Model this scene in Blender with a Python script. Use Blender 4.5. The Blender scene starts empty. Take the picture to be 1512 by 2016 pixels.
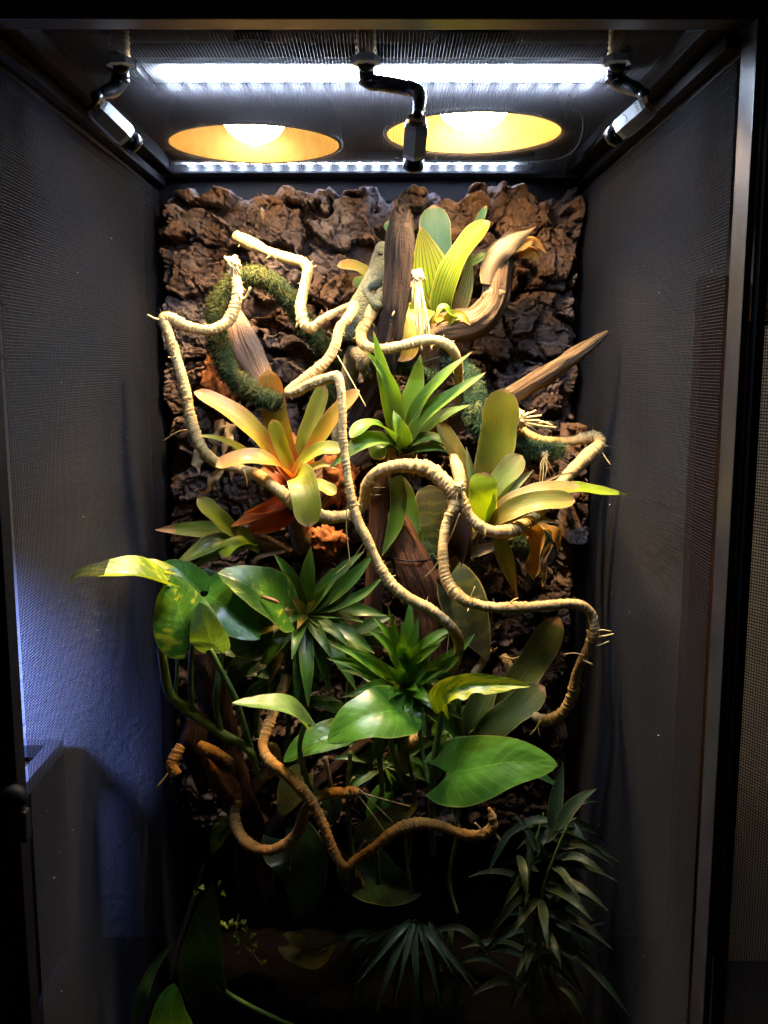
import bpy, math, random
import numpy as np
from mathutils import Vector, Matrix

random.seed(7)
rng = np.random.default_rng(7)
SC = bpy.context.scene
COL = SC.collection

# ------------------------------------------------------------------ camera
CAM = np.array([0.0158, -0.8130, 0.9198]); PITCH = 0.15125; YAW = -0.0018; FPX = 1888.55
cam_d = bpy.data.cameras.new('camera'); cam_o = bpy.data.objects.new('camera', cam_d)
COL.objects.link(cam_o); SC.camera = cam_o
cam_o.location = CAM; cam_o.rotation_euler = (math.pi/2 - PITCH, 0, YAW)
cam_d.sensor_fit = 'VERTICAL'; cam_d.sensor_height = 24; cam_d.lens = 24*FPX/2016
cam_d.clip_start = 0.02; cam_d.clip_end = 50
# ------------------------------------------------------------------ world: a dim room at night
world = bpy.data.worlds.new('World'); SC.world = world; world.use_nodes = True
bg = world.node_tree.nodes['Background']
bg.inputs['Color'].default_value = (0.80, 0.78, 1.0, 1); bg.inputs['Strength'].default_value = 0.006
# light strengths of the lamps, with an added unseen fill for the right
LED_FRONT = 165.0; LED_BACK = 170.0; BULB_L = 80.0; BULB_R = 105.0; BEAM = 42.0; NEIGHBOUR = 7.5; RIGHT_FILL = 1.1
# ------------------------------------------------------------------ view
vs = SC.view_settings; vs.view_transform = 'Standard'; vs.look = 'None'; vs.exposure = 0.50; vs.gamma = 1.0
vs.use_curve_mapping = False
cy = SC.cycles
cy.use_denoising = True; cy.max_bounces = 8; cy.diffuse_bounces = 3; cy.glossy_bounces = 3
cy.transmission_bounces = 4; cy.transparent_max_bounces = 8
cy.sample_clamp_indirect = 3.0; cy.sample_clamp_direct = 0; cy.blur_glossy = 1.0
cy.caustics_reflective = False; cy.caustics_refractive = False

# ------------------------------------------------------------------ measuring: photograph pixel + depth -> place in the box
_c, _s = math.cos(PITCH), math.sin(PITCH)
R_AX = np.array([math.cos(YAW), math.sin(YAW), 0.0]); F_H = np.array([-math.sin(YAW), math.cos(YAW), 0.0])
F_AX = F_H*_c + np.array([0, 0, -_s]); U_AX = F_H*_s + np.array([0, 0, _c])
def ray(px, py):
    return F_AX + R_AX*((px-756)/FPX) + U_AX*((1008-py)/FPX)
def at(px, py, Y):
    d = ray(px, py); return CAM + d*((Y-CAM[1])/d[1])
def at_z(px, py, z):
    d = ray(px, py); return CAM + d*((z-CAM[2])/d[2])
def mpp(Y):
    return (Y-CAM[1])/FPX            # metres per pixel at depth Y

# ------------------------------------------------------------------ node helpers
def S(node, **kw):
    for k, v in kw.items():
        setattr(node, k, v)
    return node
class NT:
    def __init__(self, name):
        self.m = bpy.data.materials.new(name); self.m.use_nodes = True
        self.t = self.m.node_tree; self.n = self.t.nodes
        self.b = self.n['Principled BSDF']; self.out = self.n['Material Output']
    def add(self, typ, ins=None, **kw):
        nd = self.n.new(typ)
        for k, v in kw.items(): setattr(nd, k, v)
        for k, v in (ins or {}).items(): self.put(nd.inputs[k], v)
        return nd
    def put(self, sock, v):
        if isinstance(v, bpy.types.NodeSocket): self.t.links.new(v, sock)
        elif isinstance(v, (tuple, list)) and len(v) == 3 and sock.type == 'RGBA': sock.default_value = (*v, 1)
        else: sock.default_value = v
    def math(self, op, a, b=0.0, c=0.0, clamp=False):
        nd = self.add('ShaderNodeMath', operation=op, use_clamp=clamp)
        self.put(nd.inputs[0], a); self.put(nd.inputs[1], b); self.put(nd.inputs[2], c)
        return nd.outputs[0]
    def mix(self, f, a, b, mode='MIX'):
        nd = self.add('ShaderNodeMix', data_type='RGBA', blend_type=mode)
        self.put(nd.inputs[0], f); self.put(nd.inputs[6], a); self.put(nd.inputs[7], b)
        return nd.outputs[2]
    def noise(self, vec, scale, detail=4, rough=0.55, dist=0.0):
        nd = self.add('ShaderNodeTexNoise', {'Scale': scale, 'Detail': detail, 'Roughness': rough, 'Distortion': dist})
        if vec is not None: self.put(nd.inputs['Vector'], vec)
        return nd.outputs['Fac']
    def ramp(self, f, stops, interp='LINEAR'):
        nd = self.add('ShaderNodeValToRGB'); cr = nd.color_ramp; cr.interpolation = interp
        while len(cr.elements) < len(stops): cr.elements.new(0.5)
        for e, (p, c) in zip(cr.elements, stops):
            e.position = p; e.color = (*c, 1) if len(c) == 3 else c
        self.put(nd.inputs[0], f); return nd.outputs[0]
    def sstep(self, f, lo, hi):
        nd = self.add('ShaderNodeMapRange', {'From Min': lo, 'From Max': hi}, interpolation_type='SMOOTHSTEP')
        self.put(nd.inputs['Value'], f); return nd.outputs['Result']
    def bump(self, h, strength=0.5, dist=0.001):
        nd = self.add('ShaderNodeBump', {'Strength': strength, 'Distance': dist, 'Height': h})
        self.put(self.b.inputs['Normal'], nd.outputs[0]); return nd.outputs[0]
    def uvs(self, su=1, sv=1, rnd=True):
        uv = self.add('ShaderNodeTexCoord').outputs['UV']
        sep = self.add('ShaderNodeSeparateXYZ'); self.t.links.new(uv, sep.inputs[0])
        return sep.outputs[0], sep.outputs[1]
    def vec(self, x, y, z=0.0):
        nd = self.add('ShaderNodeCombineXYZ')
        for s, v in zip(nd.inputs, (x, y, z)): self.put(s, v)
        return nd.outputs[0]
    def obj(self): return self.add('ShaderNodeTexCoord').outputs['Object']
    def rand(self): return self.add('ShaderNodeObjectInfo').outputs['Random']
    def P(self, **kw):
        names = dict(color='Base Color', rough='Roughness', metal='Metallic', spec='Specular IOR Level', coat='Coat Weight',
                     coatr='Coat Roughness', emit='Emission Color', estr='Emission Strength', trans='Transmission Weight',
                     sss='Subsurface Weight', sheen='Sheen Weight')
        for k, v in kw.items(): self.put(self.b.inputs[names[k]], v)
        return self

def simple(name, col, rough=0.5, metal=0.0, spec=0.5, nscale=60, namp=0.15, bump=0.0, bscale=200, coat=0.0):
    t = NT(name); o = t.obj()
    f = t.noise(o, nscale, 4)
    dark = tuple(c*(1-namp) for c in col); lite = tuple(min(1, c*(1+namp)) for c in col)
    t.P(color=t.mix(t.sstep(f, .3, .7), dark, lite), rough=t.math('ADD', t.math('MULTIPLY', f, .2), rough-.1), metal=metal, spec=spec, coat=coat)
    if bump: t.bump(t.noise(o, bscale, 5), bump, 0.001)
    return t.m

def leaf_mat(name, base, mid, tip, edge=(0.45, 0.36, 0.12), streak=0.45, stripes=0, stripe_col=None, dry=0.05, dry_col=(0.30, 0.13, 0.03),
             blotch=None, blotch_amt=0.0, bands=None, rough=0.36, trans=0.3, coat=0.15, p1=0.18, p2=0.55, edge_w=0.045, bumpk=0.95):
    """strap leaf: U across, V from base to tip"""
    t = NT(name); u, v = t.uvs(); r = t.rand()
    off = t.math('MULTIPLY', r, 37.0)
    wob = t.noise(t.vec(t.math('MULTIPLY', u, 1.5), t.math('ADD', t.math('MULTIPLY', v, 3.0), off), off), 2.0, 3)
    vv = t.math('ADD', v, t.math('MULTIPLY', t.math('SUBTRACT', wob, .5), .35))
    col = t.ramp(vv, [(0.0, base), (p1, base), (p2, mid), (1.0, tip)])
    if blotch:
        bn = t.noise(t.vec(t.math('MULTIPLY', u, 2.5), t.math('ADD', t.math('MULTIPLY', v, 3.5), off), 3.0), 1.6, 4)
        col = t.mix(t.math('MULTIPLY', t.sstep(bn, .48, .68), blotch_amt), col, blotch)
    st = t.noise(t.vec(t.math('ADD', t.math('MULTIPLY', u, 26.0), off), t.math('MULTIPLY', v, 1.6), off), 1.0, 4, .6)
    fine = t.noise(t.vec(t.math('ADD', t.math('MULTIPLY', u, 90.0), off), t.math('MULTIPLY', v, 3.0), 1.0), 1.0, 2, .5)
    col = t.mix(t.math('MULTIPLY', t.sstep(st, .42, .68), streak), col, t.mix(1.0, col, (0.30, 0.38, 0.22), 'MULTIPLY'))
    mot = t.noise(t.vec(t.math('MULTIPLY', u, 4.0), t.math('ADD', t.math('MULTIPLY', v, 9.0), off), 5.0), 1.5, 5, .65)
    col = t.mix(t.math('MULTIPLY', t.sstep(mot, .50, .72), .35), col, t.mix(1.0, col, (1.35, 1.25, 1.1), 'MULTIPLY'))
    if stripes:
        w = t.math('SINE', t.math('ADD', t.math('MULTIPLY', u, stripes*6.283), t.math('MULTIPLY', st, 3.0)))
        col = t.mix(t.math('MULTIPLY', t.sstep(w, .35, .85), .75), col, stripe_col)
    if bands:
        w = t.math('SINE', t.math('ADD', t.math('MULTIPLY', v, bands[0]), t.math('MULTIPLY', wob, 9.0)))
        col = t.mix(t.math('MULTIPLY', t.sstep(w, .3, .9), .6), col, bands[1])
    sp = t.noise(t.vec(t.math('MULTIPLY', u, 9.0), t.math('ADD', t.math('MULTIPLY', v, 30.0), off), off), 1.0, 3, .6)
    col = t.mix(t.math('MULTIPLY', t.sstep(sp, .66, .74), .75), col, dry_col)
    fl2 = t.noise(t.obj(), 900, 2)
    col = t.mix(t.math('MULTIPLY', t.sstep(fl2, .70, .76), .45), col, (0.42, 0.40, 0.30))
    ue = t.math('ABSOLUTE', t.math('SUBTRACT', u, .5))
    col = t.mix(t.math('MULTIPLY', t.sstep(ue, .5-edge_w, .5), .7), col, edge)
    tipn = t.noise(t.vec(t.math('MULTIPLY', u, 5.0), t.math('ADD', t.math('MULTIPLY', v, 6.0), off), 9.0), 1.5, 3)
    dm = t.sstep(t.math('ADD', v, t.math('MULTIPLY', t.math('SUBTRACT', tipn, .5), .10)), 1-dry-.012, 1-dry+.012)
    col = t.mix(dm, col, t.mix(tipn, dry_col, (0.40, 0.27, 0.13)))
    t.P(color=col, rough=t.math('ADD', rough, t.math('MULTIPLY', tipn, .18)), coat=coat, coatr=.3, spec=.5)
    nb = t.bump(t.math('ADD', t.math('MULTIPLY', fine, .6), st), bumpk, 0.0006)
    tr = t.add('ShaderNodeBsdfTranslucent', {'Color': t.mix(1.0, col, (1.0, 1.0, .45), 'MULTIPLY'), 'Normal': nb})
    ms = t.add('ShaderNodeMixShader', {0: trans}); t.t.links.new(t.b.outputs[0], ms.inputs[1]); t.t.links.new(tr.outputs[0], ms.inputs[2])
    t.t.links.new(ms.outputs[0], t.out.inputs[0])
    return t.m

def pothos_mat(name, green, yellow, amount, trans=0.25, rough=0.3, pale=0.0):
    t = NT(name); u, v = t.uvs(); r = t.rand(); off = t.math('MULTIPLY', r, 53.0)
    ue = t.math('ABSOLUTE', t.math('SUBTRACT', u, .5))
    fl = t.math('SUBTRACT', v, t.math('MULTIPLY', ue, .55))       # lateral veins sweep to the tip
    st = t.noise(t.vec(t.math('ADD', t.math('MULTIPLY', fl, 9.0), off), t.math('MULTIPLY', ue, 2.0), off), 1.3, 5, .6)
    big = t.noise(t.vec(t.math('MULTIPLY', u, 1.6), t.math('ADD', t.math('MULTIPLY', v, 1.4), off), off), 1.7, 3)
    m = t.sstep(t.math('ADD', t.math('MULTIPLY', st, .5), t.math('MULTIPLY', big, .5)), .63-amount, .70-amount)
    dk = tuple(c*.6 for c in green)
    g = t.mix(t.sstep(big, .35, .65), dk, green)
    col = t.mix(m, g, yellow)
    rib = t.sstep(ue, .012, .0)
    col = t.mix(t.math('MULTIPLY', rib, .55), col, tuple(min(1, c*1.9+.02) for c in green))
    vn_ = t.sstep(t.math('SINE', t.math('ADD', t.math('MULTIPLY', fl, 62.0), t.math('MULTIPLY', big, 3.0))), .80, 1.0)
    col = t.mix(t.math('MULTIPLY', vn_, .16), col, tuple(min(1, c*2.0+.02) for c in green))
    ed = t.sstep(ue, .475, .5)
    col = t.mix(t.math('MULTIPLY', ed, .5), col, (0.32, 0.33, 0.10))
    sp = t.noise(t.vec(t.math('MULTIPLY', u, 20.0), t.math('ADD', t.math('MULTIPLY', v, 20.0), off), off), 1.0, 2)
    col = t.mix(t.math('MULTIPLY', t.sstep(sp, .75, .8), .6), col, (0.42, 0.38, 0.22))
    t.P(color=col, rough=t.math('ADD', rough, t.math('MULTIPLY', big, .15)), coat=.3, coatr=.25, spec=.5)
    vein = t.math('SINE', t.math('MULTIPLY', fl, 48.0))
    nb = t.bump(t.math('ADD', t.math('MULTIPLY', vein, .12), t.math('ADD', t.math('MULTIPLY', st, .5), t.math('MULTIPLY', big, 2.0))), .4, .0012)
    tr = t.add('ShaderNodeBsdfTranslucent', {'Color': t.mix(1.0, col, (1.0, 1.0, .4), 'MULTIPLY'), 'Normal': nb})
    ms = t.add('ShaderNodeMixShader', {0: trans}); t.t.links.new(t.b.outputs[0], ms.inputs[1]); t.t.links.new(tr.outputs[0], ms.inputs[2])
    t.t.links.new(ms.outputs[0], t.out.inputs[0])
    return t.m

def wood_mat(name, dark, mid, lite, rough=.75, lite_amt=.5, scale=1.0):
    t = NT(name); u, v = t.uvs(); r = t.rand(); off = t.math('MULTIPLY', r, 19.0)
    # U wraps the branch (0..1), V runs along it in metres
    ca = t.math('COSINE', t.math('MULTIPLY', u, 6.2832)); sa = t.math('SINE', t.math('MULTIPLY', u, 6.2832))
    p = t.vec(ca, sa, t.math('ADD', t.math('MULTIPLY', v, 9.0*scale), off))
    p2 = t.vec(t.math('MULTIPLY', ca, 4.0), t.math('MULTIPLY', sa, 4.0), t.math('ADD', t.math('MULTIPLY', v, 14.0*scale), off))
    a = t.noise(p, 1.6, 5, .6); b = t.noise(p2, 1.5, 6, .65, .6); c = t.noise(t.obj(), 420, 3)
    col = t.mix(t.sstep(b, .35, .62), dark, mid)
    col = t.mix(t.math('MULTIPLY', t.sstep(a, .48, .68), lite_amt), col, lite)
    col = t.mix(t.math('MULTIPLY', t.sstep(c, .55, .75), .25), col, dark)
    t.P(color=col, rough=rough, spec=.25)
    t.bump(t.math('ADD', b, t.math('MULTIPLY', c, .3)), 1.0, .006)
    return t.m

M = {}
M['frame'] = simple('black_aluminium', (0.004, 0.004, 0.006), .6, .0, .12, 40, .2, .15, 900)
M['frame_lit'] = simple('black_aluminium_lit', (0.035, 0.034, 0.042), .38, .2, .5, 40, .2, .1, 900)  # lighter copy of the black frame, with the light on it put into the colour
M['wire'] = simple('dark_wire', (0.0110, 0.0125, 0.0180), .6, .0, .10, 500, .25)
M['topwire'] = simple('dark_top_wire', (0.045, 0.043, 0.05), .5, .2, .4, 500, .25)
M['plastic'] = simple('black_plastic', (0.010, 0.010, 0.013), .28, 0, .5, 90, .2, .05, 600)
M['steel'] = simple('brushed_steel', (0.85, 0.85, 0.88), .32, .2, .5, 300, .06, .08, 900)
M['brass'] = simple('brass', (0.55, 0.33, 0.12), .3, 1.0, .5, 200, .2)
M['alu'] = simple('aluminium', (0.45, 0.45, 0.48), .35, .9, .5, 200, .1)
M['shell'] = simple('dome_outside', (0.02, 0.02, 0.022), .45, .1, .5, 80, .2)
M['gold'] = simple('dome_inside', (0.40, 0.27, 0.085), .42, .6, .5, 80, .08)
M['cable'] = simple('cable', (0.02, 0.02, 0.024), .45)

def emit(name, col, st):
    t = NT(name); t.P(color=(0.8, 0.8, 0.8), emit=col, estr=st); return t.m
M['led_f'] = emit('led_front', (0.66, 0.79, 1.0), LED_FRONT); M['led_b'] = emit('led_back', (0.60, 0.74, 1.0), LED_BACK)
M['pcb'] = simple('led_board', (0.75, 0.77, 0.80), .5)
M['bulb_l'] = emit('bulb_warm', (1.0, 0.68, 0.34), BULB_L); M['bulb_r'] = emit('bulb_warm_wide', (1.0, 0.68, 0.34), BULB_R)

def plaster():
    t = NT('plaster'); o = t.obj()
    f = t.noise(o, 85, 4, .5, .6); g = t.noise(o, 6, 3)
    t.P(color=t.mix(g, (0.30, 0.295, 0.29), (0.36, 0.355, 0.35)), rough=.85, spec=.2)
    t.bump(t.math('POWER', f, 1.5), .8, .006); return t.m
M['plaster'] = plaster()
M['floor'] = simple('dark_stand', (0.02, 0.018, 0.017), .6, 0, .4, 20, .3, .1, 200)
M['doorwood'] = wood_mat('brown_trim', (0.07, 0.03, 0.012), (0.12, 0.05, 0.02), (0.16, 0.075, 0.03), .5)
M['beige'] = simple('beige_panel', (0.40, 0.35, 0.27), .7, 0, .3, 8, .08, .1, 300)

def cork():
    t = NT('cork_bark'); o = t.obj(); r = t.rand()
    a = t.noise(o, 28, 5, .62, .5); b = t.noise(o, 150, 6, .7, .3); c = t.noise(o, 700, 3, .6)
    geo = t.add('ShaderNodeNewGeometry')
    hz = t.add('ShaderNodeSeparateXYZ'); t.put(hz.inputs[0], o)
    hue = t.noise(o, 9, 3)
    lo_ = t.mix(t.sstep(hue, .40, .60), (0.062, 0.034, 0.022), (0.052, 0.043, 0.050))
    hi_ = t.mix(t.sstep(hue, .40, .60), (0.190, 0.108, 0.064), (0.160, 0.138, 0.150))
    col = t.mix(t.sstep(a, .36, .66), lo_, hi_)
    col = t.mix(t.math('MULTIPLY', t.sstep(b, .52, .74), .6), col, (0.27, 0.20, 0.165))
    col = t.mix(t.math('MULTIPLY', t.sstep(b, .44, .28), .6), col, (0.020, 0.013, 0.012))
    col = t.mix(t.math('MULTIPLY', r, .3), col, (0.17, 0.105, 0.07))
    t.P(color=col, rough=.9, spec=.15)
    t.bump(t.math('ADD', t.math('MULTIPLY', b, 1.0), t.math('MULTIPLY', c, .35)), 1.0, .005); return t.m
M['cork'] = cork()
M['corkback'] = simple('cork_backing', (0.006, 0.005, 0.005), .95, 0, .1, 60, .4, .6, 200)
M['rotwood'] = simple('crumbly_red_bark', (0.22, 0.075, 0.025), .95, 0, .1, 160, .5, 1.0, 300)

def raffia(name, c0, c1, c2):
    t = NT(name); u, v = t.uvs(); o = t.obj()
    ph = t.math('SUBTRACT', t.math('MULTIPLY', v, 1/.0050), u)
    ca = t.math('COSINE', t.math('MULTIPLY', u, 6.2832)); sa = t.math('SINE', t.math('MULTIPLY', u, 6.2832))
    f = t.noise(t.vec(t.math('MULTIPLY', ca, .35), t.math('MULTIPLY', sa, .35), t.math('MULTIPLY', ph, 7.0)), 1.0, 4, .6)
    g = t.noise(o, 26, 4); h = t.noise(o, 260, 4)
    saw = t.math('FRACT', ph)
    col = t.mix(t.sstep(g, .35, .65), c0, c1)
    col = t.mix(t.math('MULTIPLY', t.sstep(f, .5, .75), .5), col, c2)
    col = t.mix(t.math('MULTIPLY', t.sstep(h, .62, .75), .6), col, (0.16, 0.08, 0.03))
    t.P(color=col, rough=.62, spec=.35)
    t.bump(t.math('ADD', f, t.math('MULTIPLY', h, .5)), 1.0, .0022); return t.m
M['raffia'] = raffia('straw_raffia', (0.46, 0.31, 0.12), (0.58, 0.42, 0.20), (0.30, 0.17, 0.05))
M['raffia_warm_lit'] = raffia('warm_lit_raffia', (0.55, 0.25, 0.05), (0.64, 0.36, 0.12), (0.38, 0.15, 0.03))  # straw raffia again, the warm light on the lower vines painted into its colour
M['strand'] = simple('raffia_strand', (0.66, 0.50, 0.24), .6, 0, .3, 90, .3)
M['dryleaf'] = leaf_mat('dry_leaf', (0.40, 0.22, 0.06), (0.54, 0.27, 0.06), (0.46, 0.22, 0.06), trans=.35, coat=0, rough=.6, streak=.6)
M['papery'] = leaf_mat('papery_leaf', (0.20, 0.14, 0.09), (0.27, 0.20, 0.13), (0.20, 0.13, 0.08), trans=.3, coat=0, rough=.6, streak=.5)

M['wood_dark'] = wood_mat('dark_stump', (0.007, 0.005, 0.0045), (0.026, 0.015, 0.012), (0.085, 0.036, 0.020), .85, .35)
M['wood_red'] = wood_mat('red_wood', (0.05, 0.018, 0.010), (0.20, 0.085, 0.045), (0.33, 0.16, 0.085), .75, .5)
M['wood_tan'] = wood_mat('tan_wood', (0.028, 0.015, 0.008), (0.125, 0.075, 0.040), (0.25, 0.17, 0.105), .65, .6)
M['wood_grey'] = wood_mat('greyish_wood', (0.05, 0.028, 0.018), (0.20, 0.115, 0.075), (0.34, 0.24, 0.18), .75, .5)
M['wood_pink'] = wood_mat('pale_bark', (0.34, 0.18, 0.11), (0.64, 0.40, 0.27), (0.75, 0.54, 0.40), .65, .6)
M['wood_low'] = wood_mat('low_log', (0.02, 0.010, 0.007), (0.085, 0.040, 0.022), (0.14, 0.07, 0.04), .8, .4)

def moss(name, a, b, c):
    t = NT(name); o = t.obj(); f = t.noise(o, 70, 4); g = t.noise(o, 9, 2)
    col = t.mix(t.sstep(g, .42, .6), a, b); col = t.mix(t.math('MULTIPLY', t.sstep(f, .5, .7), .6), col, c)
    t.P(color=col, rough=.8, spec=.2); return t.m
M['moss_l'] = moss('olive_moss', (0.008, 0.022, 0.007), (0.028, 0.036, 0.006), (0.085, 0.070, 0.012))
M['moss_r'] = moss('green_moss', (0.018, 0.050, 0.026), (0.070, 0.115, 0.045), (0.20, 0.22, 0.09))
M['moss_core'] = simple('moss_core', (0.012, 0.018, 0.008), .95, 0, .1, 90, .4, .8, 200)

G = leaf_mat
M['b1'] = G('striped_lime', (0.075, 0.120, 0.004), (0.135, 0.190, 0.006), (0.170, 0.170, 0.008), stripes=9, stripe_col=(0.015, 0.035, 0.003), trans=.42, dry=.03, streak=.15)
M['b1b'] = G('cool_green', (0.035, 0.11, 0.02), (0.03, 0.13, 0.045), (0.04, 0.14, 0.06), trans=.3, streak=.4, dry=.02, coat=.5)
M['b1y'] = G('yellowed', (0.15, 0.18, 0.012), (0.24, 0.22, 0.015), (0.30, 0.15, 0.018), trans=.35, dry=.06)
M['b1p'] = G('purple_striped', (0.16, 0.12, 0.05), (0.25, 0.27, 0.09), (0.22, 0.24, 0.08), stripes=6, stripe_col=(0.06, 0.03, 0.035), trans=.3)
M['b2'] = G('orange_green', (0.420, 0.055, 0.005), (0.200, 0.185, 0.008), (0.220, 0.120, 0.035), edge=(0.40, 0.20, 0.10), blotch=(0.34, 0.10, 0.02), blotch_amt=.65, trans=.34, streak=.2, p1=.08, p2=.42, coat=.35)
M['b2g'] = G('gold_green', (0.360, 0.100, 0.006), (0.240, 0.260, 0.010), (0.200, 0.250, 0.020), edge=(0.5, 0.38, 0.2), blotch=(0.36, 0.18, 0.04), blotch_amt=.45, trans=.34, streak=.2, p1=.06, p2=.3, coat=.35)
M['b2r'] = G('red_leaf', (0.380, 0.030, 0.006), (0.560, 0.110, 0.014), (0.580, 0.200, 0.030), trans=.45, streak=.3, dry=.06)
M['b2d'] = G('wine_sheath', (0.10, 0.02, 0.012), (0.22, 0.05, 0.02), (0.30, 0.09, 0.03), trans=.2, streak=.3, dry=0)
M['b3'] = G('fresh_green', (0.070, 0.130, 0.008), (0.100, 0.220, 0.012), (0.100, 0.220, 0.030), edge=(0.42, 0.42, 0.18), trans=.34, streak=.3, dry=.03, coat=.45)
M['b3d'] = G('deep_green', (0.035, 0.070, 0.008), (0.060, 0.150, 0.012), (0.065, 0.160, 0.022), trans=.25, streak=.3, dry=.03, coat=.4)
M['b4'] = G('khaki_lime', (0.140, 0.090, 0.012), (0.165, 0.200, 0.010), (0.220, 0.210, 0.014), edge=(0.45, 0.33, 0.18), blotch=(0.30, 0.19, 0.03), blotch_amt=.4, trans=.34, streak=.25, dry=.02)
M['b4o'] = G('khaki_bronze', (0.110, 0.070, 0.012), (0.155, 0.155, 0.012), (0.180, 0.150, 0.035), edge=(0.45, 0.30, 0.18), blotch=(0.40, 0.20, 0.06), blotch_amt=.6, trans=.3, streak=.25, dry=.03)
M['b4l'] = G('bright_lime', (0.200, 0.280, 0.008), (0.300, 0.460, 0.010), (0.280, 0.400, 0.014), trans=.45, streak=.1, dry=.05, blotch=None)
M['b4g'] = G('olive_green', (0.12, 0.11, 0.04), (0.13, 0.20, 0.04), (0.20, 0.19, 0.07), edge=(0.4, 0.28, 0.18), trans=.25, streak=.3, dry=.02)
M['b4d'] = G('plum_sheath', (0.05, 0.022, 0.018), (0.085, 0.040, 0.030), (0.13, 0.075, 0.045), trans=.15, streak=.4, dry=0)
M['b5'] = G('olive_small', (0.090, 0.140, 0.010), (0.150, 0.210, 0.014), (0.180, 0.190, 0.040), edge=(0.40, 0.30, 0.18), trans=.28, streak=.3, dry=.03, coat=.45)
M['b5o'] = G('olive_brown_tip', (0.090, 0.140, 0.010), (0.130, 0.210, 0.012), (0.170, 0.190, 0.020), trans=.28, streak=.3, dry=.22, dry_col=(0.30, 0.10, 0.03))
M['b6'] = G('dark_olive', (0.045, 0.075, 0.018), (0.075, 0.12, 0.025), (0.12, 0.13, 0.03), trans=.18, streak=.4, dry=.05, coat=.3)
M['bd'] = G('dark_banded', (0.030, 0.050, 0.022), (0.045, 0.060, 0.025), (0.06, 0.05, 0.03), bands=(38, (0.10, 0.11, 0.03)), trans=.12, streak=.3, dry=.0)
M['r1'] = G('rosette_green', (0.065, 0.130, 0.008), (0.050, 0.145, 0.010), (0.055, 0.155, 0.020), edge=(0.25, 0.30, 0.10), trans=.22, streak=.35, dry=.03, coat=.5, rough=.28)
M['r1y'] = G('rosette_yellowing', (0.30, 0.28, 0.03), (0.42, 0.34, 0.03), (0.45, 0.24, 0.03), trans=.35, streak=.3, dry=.05)
M['r2'] = G('rosette_light', (0.240, 0.420, 0.010), (0.105, 0.280, 0.012), (0.090, 0.240, 0.024), edge=(0.33, 0.42, 0.14), trans=.28, streak=.3, dry=.02, coat=.5, rough=.28)
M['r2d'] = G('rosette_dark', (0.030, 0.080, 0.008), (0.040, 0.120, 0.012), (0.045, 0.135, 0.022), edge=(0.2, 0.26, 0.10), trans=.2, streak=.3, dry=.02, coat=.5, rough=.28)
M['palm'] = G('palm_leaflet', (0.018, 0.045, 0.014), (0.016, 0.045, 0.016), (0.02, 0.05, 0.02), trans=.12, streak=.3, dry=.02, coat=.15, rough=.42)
M['po_v'] = pothos_mat('pothos_variegated', (0.050, 0.155, 0.010), (0.340, 0.360, 0.014), .09)
M['po_y'] = pothos_mat('pothos_yellowish', (0.150, 0.270, 0.010), (0.360, 0.400, 0.012), .16, .35)
M['po_g'] = pothos_mat('pothos_green', (0.075, 0.235, 0.022), (0.150, 0.330, 0.025), .0)
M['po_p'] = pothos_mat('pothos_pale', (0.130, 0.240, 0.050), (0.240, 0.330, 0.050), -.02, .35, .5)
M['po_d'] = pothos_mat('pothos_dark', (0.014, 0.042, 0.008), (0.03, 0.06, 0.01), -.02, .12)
M['po_dy'] = pothos_mat('pothos_golden', (0.14, 0.12, 0.02), (0.30, 0.22, 0.03), .05)
M['stem'] = simple('green_stem', (0.13, 0.21, 0.04), .45, 0, .5, 60, .3)
M['stem_y'] = simple('yellow_stem', (0.26, 0.30, 0.05), .45, 0, .5, 60, .3)
M['stem_b'] = simple('brown_stem', (0.16, 0.10, 0.045), .7, 0, .3, 120, .4, .5, 300)
M['soil'] = simple('soil', (0.003, 0.002, 0.0015), .95, 0, .1, 90, .5, 1.0, 150)
M['tie'] = simple('black_tie', (0.008, 0.008, 0.008), .4)
M['pale'] = simple('white_speck', (0.6, 0.6, 0.6), .6)

def skin():
    t = NT('chameleon_skin'); o = t.obj()
    sc = t.add('ShaderNodeTexVoronoi', {'Scale': 480.0}); t.put(sc.inputs['Vector'], o)
    a = t.noise(o, 30, 4); b = t.noise(o, 9, 3)
    sep = t.add('ShaderNodeSeparateXYZ'); t.put(sep.inputs[0], o)
    bars = t.noise(t.vec(t.math('MULTIPLY', sep.outputs[2], 130.0), t.math('MULTIPLY', sep.outputs[0], 60.0), t.math('MULTIPLY', sep.outputs[1], 60.0)), 1.0, 3)
    col = t.mix(t.sstep(a, .35, .65), (0.052, 0.066, 0.038), (0.112, 0.112, 0.066))
    col = t.mix(t.math('MULTIPLY', t.sstep(bars, .5, .66), .40), col, (0.026, 0.044, 0.030))
    col = t.mix(t.math('MULTIPLY', t.sstep(b, .52, .68), .5), col, (0.19, 0.13, 0.085))
    col = t.mix(t.math('MULTIPLY', t.sstep(sc.outputs['Distance'], .25, .75), .35), col, (0.045, 0.055, 0.040))
    t.P(color=col, rough=.55, spec=.35)
    t.bump(t.math('SUBTRACT', 1.0, sc.outputs['Distance']), .9, .0014); return t.m
M['skin'] = skin()
M['eye'] = simple('black_eye', (0.006, 0.005, 0.004), .15)
M['cricket'] = simple('cricket_tan', (0.10, 0.07, 0.04), .5, 0, .4, 300, .4)
M['grub'] = simple('brown_pellet', (0.24, 0.10, 0.03), .45, 0, .4, 400, .3)

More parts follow.
